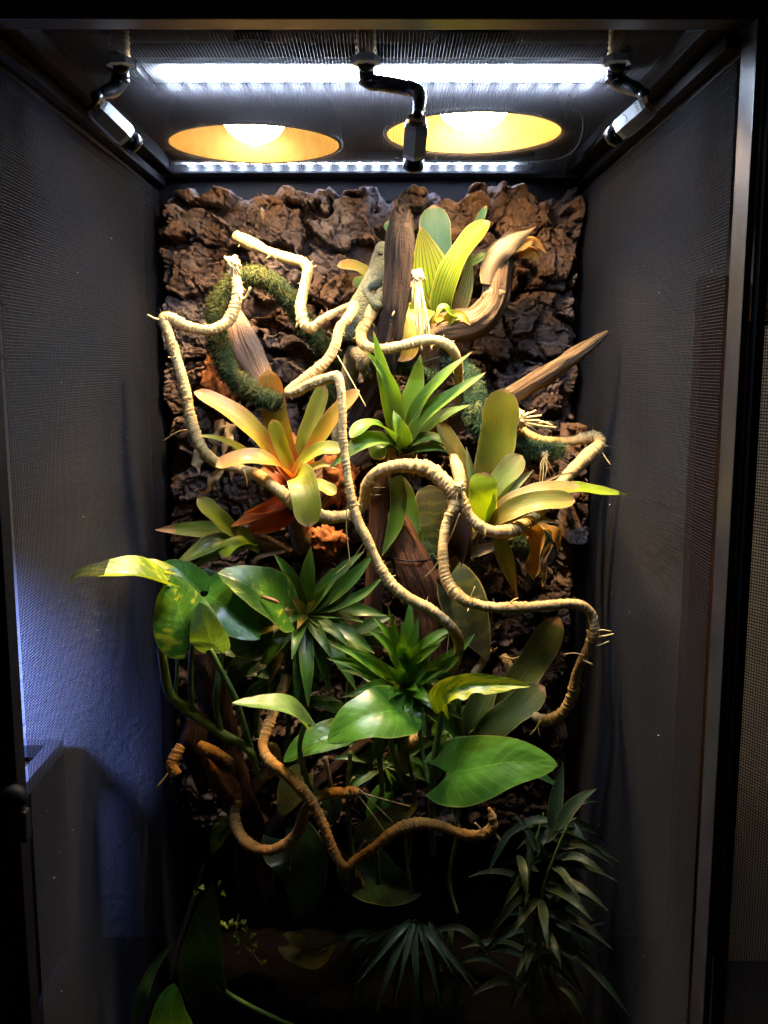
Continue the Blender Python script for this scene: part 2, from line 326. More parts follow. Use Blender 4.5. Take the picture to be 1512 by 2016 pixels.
# ------------------------------------------------------------------ object helpers
def root_off(o):
    v = Vector((0, 0, 0))
    while o is not None: v += o.location; o = o.parent
    return np.array(v)
def thing(name, label, cat, loc=(0, 0, 0), group=None):
    o = bpy.data.objects.new(name, None); COL.objects.link(o); o.location = [float(c) for c in loc]
    o.empty_display_size = .02
    o['label'] = label; o['category'] = cat
    if group: o['group'] = group
    return o
def tag(o, label, cat, group=None, kind=None):
    o['label'] = label; o['category'] = cat
    if group: o['group'] = group
    if kind: o['kind'] = kind
    return o
def mobj(name, V, F, mat, parent=None, uv=None, smooth=True, loc=None):
    """one mesh object; V in world metres. A top-level mesh gets its origin at its base."""
    V = np.asarray(V, float)
    if parent is not None: off = root_off(parent)
    elif loc is not None: off = np.asarray(loc, float)
    else: off = np.array([V[:, 0].mean(), V[:, 1].mean(), V[:, 2].min()])
    me = bpy.data.meshes.new(name); me.from_pydata((V-off).tolist(), [], F if isinstance(F, list) else F.tolist())
    if uv is not None:
        l = me.uv_layers.new(name='UVMap'); idx = np.empty(len(me.loops), int); me.loops.foreach_get('vertex_index', idx)
        l.data.foreach_set('uv', np.asarray(uv, np.float32)[idx].ravel())
    if smooth: me.polygons.foreach_set('use_smooth', [True]*len(me.polygons))
    me.materials.append(mat); me.update()
    o = bpy.data.objects.new(name, me); COL.objects.link(o)
    if parent is not None: o.parent = parent
    else: o.location = off
    return o
def grid_faces(nr, nc, wrap=False):
    r = np.arange(nr-1)[:, None]; c = np.arange(nc if wrap else nc-1)[None, :]
    a = r*nc+c; b = r*nc+(c+1) % nc
    return np.stack([a, b, b+nc, a+nc], -1).reshape(-1, 4)
def catmull(P, step):
    P = np.asarray(P, float); n = len(P)
    if n == 2: Q = [P[0]*2-P[1], *P, P[1]*2-P[0]]
    else: Q = [P[0]*2-P[1], *P, P[-1]*2-P[-2]]
    Q = np.array(Q); out = []
    for i in range(1, n):
        p0, p1, p2, p3 = Q[i-1:i+3]
        d = [max(1e-5, np.linalg.norm((b-a)[:3]))**.5 for a, b in ((p0, p1), (p1, p2), (p2, p3))]
        t0 = 0; t1 = d[0]; t2 = t1+d[1]; t3 = t2+d[2]
        for t in np.linspace(t1, t2, 24, endpoint=False):
            A1 = (t1-t)/(t1-t0)*p0+(t-t0)/(t1-t0)*p1; A2 = (t2-t)/(t2-t1)*p1+(t-t1)/(t2-t1)*p2; A3 = (t3-t)/(t3-t2)*p2+(t-t2)/(t3-t2)*p3
            B1 = (t2-t)/(t2-t0)*A1+(t-t0)/(t2-t0)*A2; B2 = (t3-t)/(t3-t1)*A2+(t-t1)/(t3-t1)*A3
            out.append((t2-t)/(t2-t1)*B1+(t-t1)/(t2-t1)*B2)
    out.append(P[-1]); out = np.array(out)
    s = np.r_[0, np.cumsum(np.linalg.norm(np.diff(out[:, :3], axis=0), axis=1))]
    m = max(3, int(s[-1]/step)+1); q = np.linspace(0, s[-1], m)
    return np.stack([np.interp(q, s, out[:, k]) for k in range(out.shape[1])], 1), q
def frames(C):
    T = np.gradient(C, axis=0); T /= np.linalg.norm(T, axis=1)[:, None]+1e-12
    n = np.cross(T[0], [0.3, 1, 0.2]); n /= np.linalg.norm(n); N = [n]
    for i in range(1, len(C)):
        n = N[-1]-T[i]*np.dot(N[-1], T[i]); n /= np.linalg.norm(n)+1e-12; N.append(n)
    N = np.array(N); return T, N, np.cross(T, N)
def tube(name, P, mat, parent=None, seg=10, step=.004, mod=None, flat=1.0, caps=True, dent=None, smooth=True, label=None):
    """P rows: x y z radius"""
    C, s = catmull(P, step); T, N, B = frames(C[:, :3]); th = np.linspace(0, 2*np.pi, seg, endpoint=False)
    R = np.repeat(C[:, 3][:, None], seg, 1)
    if mod is not None: R = R*mod(s[:, None], th[None, :])
    V = C[:, None, :3]+N[:, None]*(R*np.cos(th))[..., None]+B[:, None]*(R*np.sin(th)*flat)[..., None]
    nr = len(C); uv = np.stack(np.broadcast_arrays(th[None]/(2*np.pi), s[:, None]), -1).reshape(-1, 2)
    V = V.reshape(-1, 3); F = grid_faces(nr, seg, True).tolist()
    if caps:
        V = np.vstack([V, C[0, :3]-T[0]*C[0, 3]*.25, C[-1, :3]+T[-1]*C[-1, 3]*.25]); uv = np.vstack([uv, [.5, 0], [.5, s[-1]]])
        a, b = nr*seg, nr*seg+1
        F += [[a, (k+1) % seg, k] for k in range(seg)]+[[b, (nr-1)*seg+k, (nr-1)*seg+(k+1) % seg] for k in range(seg)]
    return mobj(name, V, F, mat, parent, uv, smooth)
def pxr(pts, r=None):
    """[(px,py,Y[,r_px])] -> rows x y z radius"""
    out = []
    for p in pts:
        rr = p[3] if len(p) > 3 else r
        out.append([*at(p[0], p[1], p[2]), rr*mpp(p[2])])
    return out
def box(name, lo, hi, mat, parent=None, bev=.0015):
    import bmesh
    bm = bmesh.new(); bmesh.ops.create_cube(bm, size=1)
    lo = np.array(lo, float); hi = np.array(hi, float)
    for v in bm.verts: v.co = Vector((lo+hi)/2+np.array(v.co)*(hi-lo))
    if bev: bmesh.ops.bevel(bm, geom=bm.edges[:], offset=min(bev, (hi-lo).min()*.3), segments=2, affect='EDGES', profile=.7)
    bm.verts.index_update(); V = [v.co[:] for v in bm.verts]; F = [[v.index for v in f.verts] for f in bm.faces]; bm.free()
    return mobj(name, V, F, mat, parent, None, False)
def lathe(name, a, b, prof, mat, parent=None, seg=24, smooth=True, twist=0.0):
    """prof: (t metres along a->b, radius)"""
    a = np.array(a, float); d = np.array(b, float)-a; d /= np.linalg.norm(d)
    n = np.cross(d, [.31, .2, .9]); n /= np.linalg.norm(n); m = np.cross(d, n)
    th = np.linspace(0, 2*np.pi, seg, endpoint=False)+twist
    V = np.array([[a+d*t+(n*math.cos(h)+m*math.sin(h))*r for h in th] for t, r in prof]).reshape(-1, 3)
    F = grid_faces(len(prof), seg, True).tolist()
    return mobj(name, V, F, mat, parent, None, smooth)
# ---- numpy noise
def hsh(ix, iy, k):
    h = (ix.astype(np.int64)*374761393+iy.astype(np.int64)*668265263+k*2147483647) & 0xffffffff
    h = ((h ^ (h >> 13))*1274126177) & 0xffffffff; h = ((h ^ (h >> 16))*2246822519) & 0xffffffff
    return ((h ^ (h >> 15)) & 0xffffff)/float(0xffffff)
def vn(x, y, k=0):
    ix = np.floor(x); iy = np.floor(y); fx = x-ix; fy = y-iy; fx = fx*fx*(3-2*fx); fy = fy*fy*(3-2*fy)
    return (hsh(ix, iy, k)*(1-fx)+hsh(ix+1, iy, k)*fx)*(1-fy)+(hsh(ix, iy+1, k)*(1-fx)+hsh(ix+1, iy+1, k)*fx)*fy
def fbm(x, y, k=0, o=4, g=.5):
    s = 0; a = 1; n = 0
    for i in range(o): s = s+a*vn(x*2**i, y*2**i, k+i); n += a; a *= g
    return s/n
def voro(x, y, k=0):
    ix = np.floor(x); iy = np.floor(y); f1 = np.full(x.shape, 9.); f2 = f1.copy(); cid = np.zeros(x.shape); cx = np.zeros(x.shape); cz = np.zeros(x.shape)
    for dx in (-1, 0, 1):
        for dy in (-1, 0, 1):
            jx = ix+dx; jy = iy+dy; qx = jx+.12+.76*hsh(jx, jy, k); qy = jy+.12+.76*hsh(jx, jy, k+7)
            d = np.hypot(qx-x, qy-y); c = d < f1
            f2 = np.where(c, f1, np.minimum(f2, d)); cid = np.where(c, jx*1009+jy, cid)
            cx = np.where(c, qx, cx); cz = np.where(c, qy, cz); f1 = np.where(c, d, f1)
    return f1, f2, cid, cx, cz

# ------------------------------------------------------------------ setting
def struct(o): o['kind'] = 'structure'; return o
def wall_sheet(name, y, x0, x1, z0, z1, mat):
    return struct(mobj(name, [(x0, y, z0), (x1, y, z0), (x1, y, z1), (x0, y, z1)], [[0, 1, 2, 3]], mat, None, None, False))
wall_sheet('wall', .66, -3.0, 3.0, -.9, 2.3, M['plaster'])
struct(mobj('floor', [(-3, -2.5, -.02), (3, -2.5, -.02), (3, .66, -.02), (-3, .66, -.02)], [[0, 1, 2, 3]], M['floor'], None, None, False))
tr = thing('door_trim', 'brown wooden trim standing upright behind the open mesh door', 'trim', (.56, .64, -.02))
box('board', (.485, .62, -.02), (.536, .655, 1.05), M['doorwood'], tr)
box('edge_strip', (.5365, .605, -.02), (.548, .655, 1.05), M['doorwood'], tr)
cab = thing('cabinet', 'beige cabinet standing behind the open mesh door on the right', 'cabinet', (.92, .62, -.02))
box('side_panel', (.553, .59, -.02), (1.25, .65, .98), M['beige'], cab, .003)
box('top_panel', (.5485, .58, .983), (1.26, .655, 1.005), M['doorwood'], cab, .003)

# ------------------------------------------------------------------ the mesh enclosure
ENC = thing('mesh_terrarium', 'tall black framed terrarium with dark woven mesh sides and open door', 'terrarium', (0, .3, 0))
HX = .30; ZT = 1.185
def wires(name, O, U, Vv, N, lu, lv, pu, pv, ru, rv, nu, nv, bulge, mat, parent):
    """woven screen: wires along U every pv, along V every pu"""
    O, U, Vv, N = [np.array(a, float) for a in (O, U, Vv, N)]
    Vs = []; Fs = []; base = 0
    r = max(ru, rv)
    def add(path, a, b, r):
        nonlocal base
        k = len(path); ring = np.stack([path+a*r, path+b*r*.8, path-a*r, path-b*r*.8], 1).reshape(-1, 3)
        Vs.append(ring); Fs.append(grid_faces(k, 4, True)+base); base += 4*k
    for j in range(int(lv/pv)+1):
        u = np.linspace(0, lu, nu); v = np.full(nu, j*pv+random.uniform(-.1, .1)*pv*.5)
        add(O+U*u[:, None]+Vv*v[:, None]+N*(bulge(u, v)+r*.4)[:, None], Vv, N, ru)
    for i in range(int(lu/pu)+1):
        v = np.linspace(0, lv, nv); u = np.full(nv, i*pu+random.uniform(-.1, .1)*pu*.5)
        add(O+U*u[:, None]+Vv*v[:, None]+N*(bulge(u, v)-r*.4)[:, None], U, N, rv)
    o = mobj(name, np.vstack(Vs), np.vstack(Fs), mat, parent, None, True); o['kind'] = 'stuff'; return o
def side_bulge(sgn):
    def f(u, v):
        e = np.sin(np.pi*np.clip(u/.6, 0, 1))
        return (.0065*np.sin(u*16+v*3.1+sgn)*np.clip(1.05-v, 0, 1)+.004*np.sin(v*7+u*5+2*sgn)+.004*np.sin(v*17-u*9))*e
    return f
wires('side_screen', (-HX, 0, 0), (0, 1, 0), (0, 0, 1), (1, 0, 0), .6, 1.163,  .0036, .0028, .00038, .00040, 22, 40, side_bulge(.4), M['wire'], ENC)
wires('side_screen', (HX, 0, 0), (0, 1, 0), (0, 0, 1), (-1, 0, 0), .6, 1.163,  .0036, .0028, .00038, .00040, 22, 40, side_bulge(1.7), M['wire'], ENC)
wires('top_screen', (-.277, .008, ZT), (1, 0, 0), (0, 1, 0), (0, 0, 1), .554, .584, .0030, .0030, .00015, .00026, 3, 3, lambda u, v: -.001*np.sin(u*9)*np.sin(v*6), M['topwire'], ENC)
zero = lambda a, b: np.zeros(np.shape(a))
F_, RL = M['frame'], M['frame_lit']
box('top_rail', (-.335, -.026, 1.1835), (.335, -.002, 1.2045), RL, ENC)             # front
box('top_rail', (-.325, .600, 1.150), (.325, .622, 1.183), F_, ENC)                # back
for s in (-1, 1):
    x0, x1 = sorted((s*.276, s*.322))
    box('top_rail', (x0, -.001, 1.187), (x1, .5985, 1.2045), F_, ENC)
    x0, x1 = sorted((s*.3025, s*.323)); box('side_rail', (x0, -.001, 1.164), (x1, .5985, 1.1855), F_, ENC)
    x0, x1 = sorted((s*.290, s*.3018)); box('groove_strip', (x0, -.001, 1.170), (x1, .5985, 1.181), F_, ENC)
    if s > 0: box('corner_post', (.3015, -.036, -.02), (.3075, -.003, 1.182), RL, ENC)
    else: box('corner_post', (-.325, -.0245, -.02), (-.3015, -.003, 1.182), F_, ENC)
    x0, x1 = sorted((s*.3015, s*.325)); box('corner_post', (x0, .601, -.02), (x1, .622, 1.148), F_, ENC)
box('back_panel', (-.2995, .6005, -.02), (.2995, .606, 1.149), M['frame'], ENC)
# latch on the left post
lp = at(30, 1605, -.03)
lt = lathe('latch', lp+np.array([0, .004, .016]), lp+np.array([0, -.01, .016]), [(0, .001), (0, .011), (.006, .012), (.012, .009), (.013, .001)], M['frame'], ENC)
box('latch_tab', (lp[0]-.006, lp[1]-.008, lp[2]-.022), (lp[0]+.012, lp[1]+.004, lp[2]+.006), M['plastic'], ENC, .002)
# open door swung towards the viewer on the right
DA = math.radians(28); du = np.array([math.sin(DA), -math.cos(DA), 0]); dn = np.array([math.cos(DA), math.sin(DA), 0]); dO = np.array([.3085, -.037, 0])
def oriented_box(name, o, u, n, u0, u1, n0, n1, z0, z1, mat, parent):
    V = [o+u*a+n*b+np.array([0, 0, c]) for c in (z0, z1) for a, b in ((u0, n0), (u1, n0), (u1, n1), (u0, n1))]
    return mobj(name, V, [[3, 2, 1, 0], [4, 5, 6, 7], [0, 1, 5, 4], [1, 2, 6, 5], [2, 3, 7, 6], [3, 0, 4, 7]], mat, parent, None, False)
door = oriented_box('door', dO, du, dn, 0, .006, 0, .010, -.015, 1.182, F_, ENC)
oriented_box('door_frame', dO, du, dn, .50, .52, 0, .018, -.015, 1.182, F_, door)
oriented_box('door_frame', dO, du, dn, .0065, .4995, 0, .018, 1.162, 1.182, F_, door)
oriented_box('door_frame', dO, du, dn, .0065, .4995, 0, .018, -.015, .005, F_, door)
wires('door_screen', dO+du*.0065+dn*.005+np.array([0, 0, .005]), du, (0, 0, 1), dn, .493, 1.157, .0026, .0026, .00040, .00034, 3, 3, zero, M['wire'], door)
# specks of dust caught on the screens
sv = []; sf = []
for s, n in ((-1, 20), (1, 14)):
    for i in range(n):
        y, z = random.uniform(.03, .55), random.uniform(.25, 1.1)**1.0
        c = np.array([s*(HX-.001), y, z]); r = random.choice((.0004, .0005, .0006, .0009))
        c[0] += -s*float(side_bulge(.4 if s < 0 else 1.7)(np.array(y), np.array(z)))-s*.001
        b = len(sv); a = rng.normal(size=(6, 3))*.35
        sv += [c+r*(np.array(q)+a[k]) for k, q in enumerate(((1, 0, 0), (-1, 0, 0), (0, 1, 0), (0, -1, 0), (0, 0, 1), (0, 0, -1)))]
        sf += [[b+i_, b+j_, b+k_] for i_, j_, k_ in ((0, 2, 4), (2, 1, 4), (1, 3, 4), (3, 0, 4), (2, 0, 5), (1, 2, 5), (3, 1, 5), (0, 3, 5))]
tag(mobj('dust', sv, sf, M['pale'], None, None, False), 'white dust specks caught on the dark mesh sides', 'dust', None, 'stuff')

# ------------------------------------------------------------------ lamps above the top screen
def led_bar(px0, px1, py, z, wid, mat, label, n, diode):
    a = at_z(px0, py, z); b = at_z(px1, py, z); y = (a[1]+b[1])/2
    t = thing('led_bar', label, 'lamp', ((a[0]+b[0])/2, y, z))
    box('housing', (a[0]-.02, y-wid*.62, z+.0095), (b[0]+.02, y+wid*.62, z+.022), M['shell'], t)
    for sx in (a[0]-.022, b[0]+.014): box('end_cap', (sx, y-wid*.6, z-.001), (sx+.008, y+wid*.6, z+.009), M['plastic'], t)
    box('circuit_board', (a[0]-.012, y-wid*.5, z+.006), (b[0]+.012, y+wid*.5, z+.009), M['pcb'], t, 0)
    if wid < .03: box('light_shield', (a[0]-.02, y+wid*.64, z-.002), (b[0]+.02, y+wid*.64+.002, z+.022), M['shell'], t, 0)  # added shield that keeps this bar's light off the back of the frame
    for i in range(n):
        x = a[0]+(b[0]-a[0])*(i+.5)/n
        box('diode', (x-diode, y-wid*.26, z+.0035), (x+diode, y+wid*.26, z+.0055), mat, t, 0)
    return t, y
led_bar(318, 1178, 158, ZT+.006, .060, M['led_f'], 'long bright white LED bar across the front of the mesh top', 21, .0062)
led_bar(360, 1022, 331, ZT+.004, .016, M['led_b'], 'thinner white LED bar along the back edge of the mesh top', 20, .004)
def dome(px, py, wpx, label, bm, brad, bz, face):
    z = ZT+.003; c = at_z(px, py, z); r = wpx/2*mpp(c[1])
    t = thing('dome_lamp', label, 'lamp', c, 'dome lamps')
    up = c+np.array([0, 0, 1.])
    lathe('reflector', c, up, [(0, r*.985), (.02, r*.955), (.04, r*.88), (.06, r*.76), (.08, r*.60), (.098, r*.40), (.105, r*.25)], M['gold'], t, 40)
    lathe('shade', c, up, [(-.001, r*.99), (-.001, r*1.03), (.004, r*1.03), (.024, r*.99), (.046, r*.91), (.066, r*.79), (.088, r*.62), (.106, r*.42), (.113, r*.27), (.113, .002)], M['shell'], t, 40)
    lathe('socket', c+np.array([0, 0, .104]), up+np.array([0, 0, 1]), [(.0, .02), (.004, .024), (.06, .022), (.062, .002)], M['shell'], t, 20)
    prof = [(-brad, .0005)]+[(-brad*math.cos(q), brad*math.sin(q)) for q in np.linspace(.15, face, 8)]
    lathe('bulb_face', c+np.array([0, 0, bz]), up, prof, bm, t, 24)
    lathe('bulb', c+np.array([0, 0, bz]), up, [(prof[-1][0], prof[-1][1]+.0004), (brad*.1, brad*1.02), (brad*.6, brad*.72), (.06, .016), (.104-bz, .013)] if bz < .043 else [(prof[-1][0], prof[-1][1]+.0004), (brad*.1, brad*1.02), (brad*.5, brad*.75), (.042, .016), (.048, .013)], M['alu'], t, 24)
    sl = bpy.data.lights.new('bulb_beam', 'SPOT'); sl.energy = BEAM; sl.color = (1.0, .70, .36); sl.spot_size = math.radians(112); sl.spot_blend = 1.0; sl.shadow_soft_size = .03
    so = bpy.data.objects.new('bulb_beam', sl); COL.objects.link(so); so.parent = t; so.location = (0, 0, -.0015)
    return c
D1 = dome(502, 285, 322, 'left dome lamp with a bare round warm bulb showing', M['bulb_l'], .042, .0425, 1.2)
D2 = dome(932, 264, 330, 'right dome lamp with its warm light filling the reflector', M['bulb_r'], .046, .0475, 1.40)
cb = [at_z(1045, 318, ZT+.006), at_z(1100, 312, ZT+.006), at_z(1140, 285, ZT+.006), at_z(1150, 240, ZT+.02), at_z(1120, 190, ZT+.02)]
tag(tube('power_cable', [[*p, .0022] for p in cb], M['cable'], None, 8, .004), 'thin cable curving over the mesh top beside the right dome lamp', 'cable')
cb = [at_z(1215, 60, ZT+.05), at_z(1190, 110, ZT+.05), at_z(1150, 150, ZT+.06), at_z(1110, 250, ZT+.08)]
tag(tube('power_cable', [[*p, .003] for p in cb], M['cable'], None, 8, .004), 'dark cable lying over the mesh top near the right nozzle', 'cable')

# ------------------------------------------------------------------ misting nozzles
def nozzle(label, p_top, elbows, h0, h1, writing=False):
    """p_top on the top screen; elbows px path (px,py,Y,r_px); hexagonal body from h0 to h1"""
    b = at_z(*p_top, ZT)
    t = thing('misting_nozzle', label, 'nozzle', b, 'misting nozzles under the mesh top')
    dz = np.array([0, 0, 1.])
    lathe('threaded_stem', b-dz*.004, b+dz, [(0, .0085)]+[(.003+.0025*i, .0088 if i % 2 else .0075) for i in range(11)]+[(.032, .002)], M['brass'], t, 18)
    lathe('lock_nut', b-dz*.0075, b+dz, [(0, .003), (0, .0125), (.006, .0125), (.006, .008)], M['steel'], t, 6, False)
    lathe('hose_cap', b+dz*.024, b+dz, [(0, .011), (.02, .011), (.024, .008), (.05, .006)], M['plastic'], t, 18)
    el = [[*(b-dz*.006), elbows[0][3]*mpp(elbows[0][2])]]+pxr(elbows)
    tube('elbow', el, M['plastic'], t, 16, .002)
    for k in (1, len(elbows)-1):
        a = at(*elbows[k][:3]); c = at(*elbows[k-1][:3]); rr = elbows[k][3]*mpp(elbows[k][2])
        d = (a-c)/np.linalg.norm(a-c)
        lathe('collar', a-d*.003, a+d, [(0, rr*.8), (0, rr*1.14), (.004, rr*1.16), (.006, rr*1.08), (.006, rr*.8)], M['plastic'], t, 20)
    h0 = at(*h0); h1 = at(*h1); L = np.linalg.norm(h1-h0); r = .0117
    lathe('brass_ring', h0-(h1-h0)/L*.004, h1, [(0, .003), (0, .0085), (.005, .0092), (.007, .009)], M['brass'], t, 12, False)
    hb = lathe('hex_body', h0, h1, [(0, .002), (0, r*.86), (.0035, r), (L-.004, r), (L, r*.86), (L, .002)], M['steel'], t, 6, False, .2)
    lathe('nozzle_tip', h1, h1+(h1-h0), [(0, r*.72), (.003, r*.76), (.003, r*.82), (.011, r*.80), (.0125, r*.6), (.0115, r*.2), (.0115, .0003)], M['plastic'], t, 22)
    return t, h0, h1, r
nozzle('left grey hexagonal misting nozzle on a black elbow under the mesh top', (237, 112), [(238, 135, .115, 15), (237, 158, .115, 15), (222, 176, .11, 15), (203, 184, .10, 12), (190, 190, .095, 10)], (190, 212, .09), (250, 270, .11))
nozzle('middle grey hexagonal misting nozzle hanging in front of the dome lamps', (721, 108), [(722, 130, .115, 16), (724, 158, .115, 15), (755, 165, .115, 14), (795, 172, .11, 14), (823, 182, .10, 14), (826, 205, .09, 13), (822, 228, .085, 10)], (820, 240, .08), (815, 308, .10))
nz = nozzle('right grey hexagonal misting nozzle on a black elbow under the mesh top', (1216, 108), [(1212, 130, .115, 16), (1212, 155, .115, 16), (1232, 168, .11, 15), (1252, 176, .10, 13), (1268, 186, .095, 10)], (1278, 208, .09), (1220, 258, .11))

# ------------------------------------------------------------------ neighbouring terrarium on the left
nzt = at(118, 1464, .62)[2]; NX = at(118, 1464, .62)[0]
nb = thing('small_terrarium', 'smaller dark terrarium standing behind the left mesh side against the wall', 'terrarium', (NX-.3, .36, 0))
box('side_panel', (NX-.006, .125, 0), (NX-.001, .60, nzt-.022), M['frame'], nb, 0)
for y in (.10, .615): box('corner_post', (NX-.022, y, -.015), (NX, y+.022, nzt-.0215), F_, nb)
box('top_rail', (NX-.022, .10, nzt-.021), (NX, .637, nzt), M['alu'], nb)
box('top_rail', (NX-.70, .10, nzt-.021), (NX-.0225, .122, nzt), M['alu'], nb)
box('top_rail', (NX-.70, .615, nzt-.021), (NX-.0225, .637, nzt), M['alu'], nb)
box('back_panel', (NX-.70, .628, 0), (NX-.0225, .634, nzt-.022), M['wood_red'], nb, 0)
nl = thing('aquarium_lamp', 'blue white lamp hanging above the smaller terrarium', 'lamp', (NX-.36, .40, nzt+.22))
box('housing', (NX-.56, .33, nzt+.235), (NX-.16, .40, nzt+.258), M['shell'], nl)
ld = bpy.data.lights.new('lamp_light', 'AREA'); ld.shape = 'RECTANGLE'; ld.size = .36; ld.size_y = .06; ld.energy = NEIGHBOUR; ld.color = (.22, .33, 1.0)
lo = bpy.data.objects.new('lamp_light', ld); COL.objects.link(lo); lo.parent = nl; lo.location = (0, 0, -.004)
lo.rotation_euler = (math.radians(58), 0, 0); ld.spread = math.radians(110)
rl = thing('fill_lamp', 'dim warm fill lamp added out of view to brighten the right side', 'lamp', (1.0, .22, -.02))  # added lamp, never in view, to brighten the wall and cabinet
lathe('shade', (1.0, .22, 1.20), (1.0, .22, 2), [(0, .11), (.16, .07)], M['beige'], rl, 24)
lathe('pole', (1.0, .22, -.02), (1.0, .22, 2), [(0, .09), (.015, .09), (.02, .012), (1.35, .012)], M['frame'], rl, 16)
rd = bpy.data.lights.new('lamp_light', 'POINT'); rd.energy = RIGHT_FILL; rd.color = (1.0, .80, .58); rd.shadow_soft_size = .04
ro = bpy.data.objects.new('lamp_light', rd); COL.objects.link(ro); ro.parent = rl; ro.location = (-.03, 0, 1.27)

# ------------------------------------------------------------------ cork bark back wall
def bark_height(X, Z):
    w1x, w1z = fbm(X*20, Z*20, 3, 3)-.5, fbm(X*20, Z*20, 5, 3)-.5
    w2x, w2z = fbm(X*80, Z*80, 13, 3)-.5, fbm(X*80, Z*80, 15, 3)-.5
    w3x, w3z = vn(X*380, Z*380, 17)-.5, vn(X*380, Z*380, 19)-.5
    wx = X+.050*w1x+.015*w2x+.0028*w3x; wz = Z+.045*w1z+.013*w2z+.0028*w3z
    def plates(cw, ch, k, crack, ox=0):
        f1, f2, cid, cx, cz = voro(wx/cw+ox, wz/ch+ox, k); c = cid.astype(np.int64)
        g = np.clip((f2-f1)/crack, 0, 1); g = g*g*(3-2*g)
        tl = (hsh(c, c*0+2, k)-.5)*(wx/cw+ox-cx)+(hsh(c, c*0+3, k)-.30)*(wz/ch+ox-cz)
        return f2-f1, g, hsh(c, c*0+1, k), tl, cid
    d1, g1, r1, t1, cid = plates(.092, .072, 21, .30)
    d2, g2, r2, t2, _ = plates(.040, .032, 33, .07, 9)
    d3, g3, r3, t3, _ = plates(.0180, .0145, 47, .09, 3)
    d4, g4, r4, t4, _ = plates(.0065, .0050, 51, .25, 7)
    # clumps stand out with a ragged cliff; between them deep dark gaps
    m = np.clip((d1-.14-.24*(r2-.5)-.10*(r3-.5)-.35*(r1-.62))/.05, 0, 1); m = m*m*(3-2*m)
    clump = m*(.023+.014*r1+.016*t1+.016*r2+.014*t2*g2)
    low = .008*r2*g2+.002
    sm = g3*(.0050*r3+.0060*t3)+.0016*g4*r4
    crack = -.006*(1-g2)*m-.003*(1-g3)*m
    return clump+low+sm*(.45+.55*m)+crack+.0024*(fbm(X*200, Z*200, 77, 3)-.5), cid
z_top, z_bot = 1.170, .22
nx, nz_ = 390, int(390*(z_top-z_bot)/.598)
gx, gz = np.meshgrid(np.linspace(-.299, .299, nx), np.linspace(z_top, z_bot, nz_))
hh, cid = bark_height(gx, gz)
wl = at(300, 890, .57)[2]
hh = hh + .008*np.clip((gz-wl)/.01, 0, 1)*np.clip((-.10-gx)/.02, 0, 1)       # upper left slab stands proud
gy = .5985-np.clip(hh, .0005, .074)
rag = np.clip((z_top-gz-.030*np.clip(fbm(gx*34, gz*6, 61, 4)-.22, 0, 1)*1.6+.004)/.006, 0, 1)*np.clip((gx+.299-.022*fbm(gz*26, gx*3, 63, 4)+.004)/.005, 0, 1)*np.clip((.299-gx-.018*fbm(gz*26, gx*3, 65, 4)+.004)/.005, 0, 1); gy = .5985-(.5985-gy)*(.08+.92*rag)
edge = np.minimum(gx+.299, .299-gx); gy = np.where(edge < .004, np.minimum(gy+.02, .5985), gy)
CK = thing('cork_background', 'rough brown cork bark covering the whole back of the terrarium', 'cork bark', (0, .598, z_bot))
box('backing_board', (-.2985, .5988, 0), (.2985, .6002, 1.149), M['corkback'], CK, 0)
VX = np.stack([gx, gy, gz], -1).reshape(-1, 3); FQ = grid_faces(nz_, nx); FQ = FQ[rag.reshape(-1)[FQ].max(1) > .1]
idf = cid.reshape(-1)[FQ[:, 0]]
order = np.argsort(idf, kind='stable'); FQ = FQ[order]; idf = idf[order]
cut = np.r_[0, np.nonzero(np.diff(idf))[0]+1, len(idf)]
small_parts = []
for a, b in zip(cut[:-1], cut[1:]):
    f = FQ[a:b]
    if b-a < 150: small_parts.append(f); continue
    vi, inv = np.unique(f, return_inverse=True)
    mobj('bark_chunk', VX[vi], inv.reshape(-1, 4), M['cork'], CK, None, True)
if small_parts:
    f = np.vstack(small_parts); vi, inv = np.unique(f, return_inverse=True)
    mobj('bark_crumbs', VX[vi], inv.reshape(-1, 4), M['cork'], CK, None, True)['kind'] = 'stuff'
# slab that comes forward at the lower right
def slab(label, px0, px1, py0, py1, Y, k):
    a = at(px0, py0, Y); b = at(px1, py1, Y); n, m = 80, 120
    X, Z = np.meshgrid(np.linspace(a[0], min(b[0], .2965), n), np.linspace(a[2], b[2], m))
    h, _ = bark_height(X+k, Z+k)
    s = (Z-a[2])/(b[2]-a[2]); y = Y+.035*(1-s)-h*.7+.03
    inner = a[0]+(b[0]-a[0])*.45*(fbm(Z*30, Z*0, 4)-.2)
    ed = (np.minimum(X-X.min(), X.max()-X) < 1e-6) | (Z > a[2]-1e-6) | (Z < b[2]+1e-6)
    y = np.where(ed, .585, y)
    return tag(mobj('cork_slab', np.stack([X, y, Z], -1).reshape(-1, 3), grid_faces(m, n), M['cork'], None, None, True), label, 'cork bark')
slab('dark lumpy cork slab standing forward at the lower right corner of the bark', 1128, 1206, 840, 1072, .47, .37)

# soil at the bottom
X, Yg = np.meshgrid(np.linspace(-.297, .297, 120), np.linspace(.004, .596, 120))
Zs = .015+.03*fbm(X*9, Yg*9, 2, 5)+.012*fbm(X*60, Yg*60, 6, 3)
struct(mobj('soil', np.stack([X, Yg, Zs], -1).reshape(-1, 3), grid_faces(120, 120), M['soil'], None, None, True))

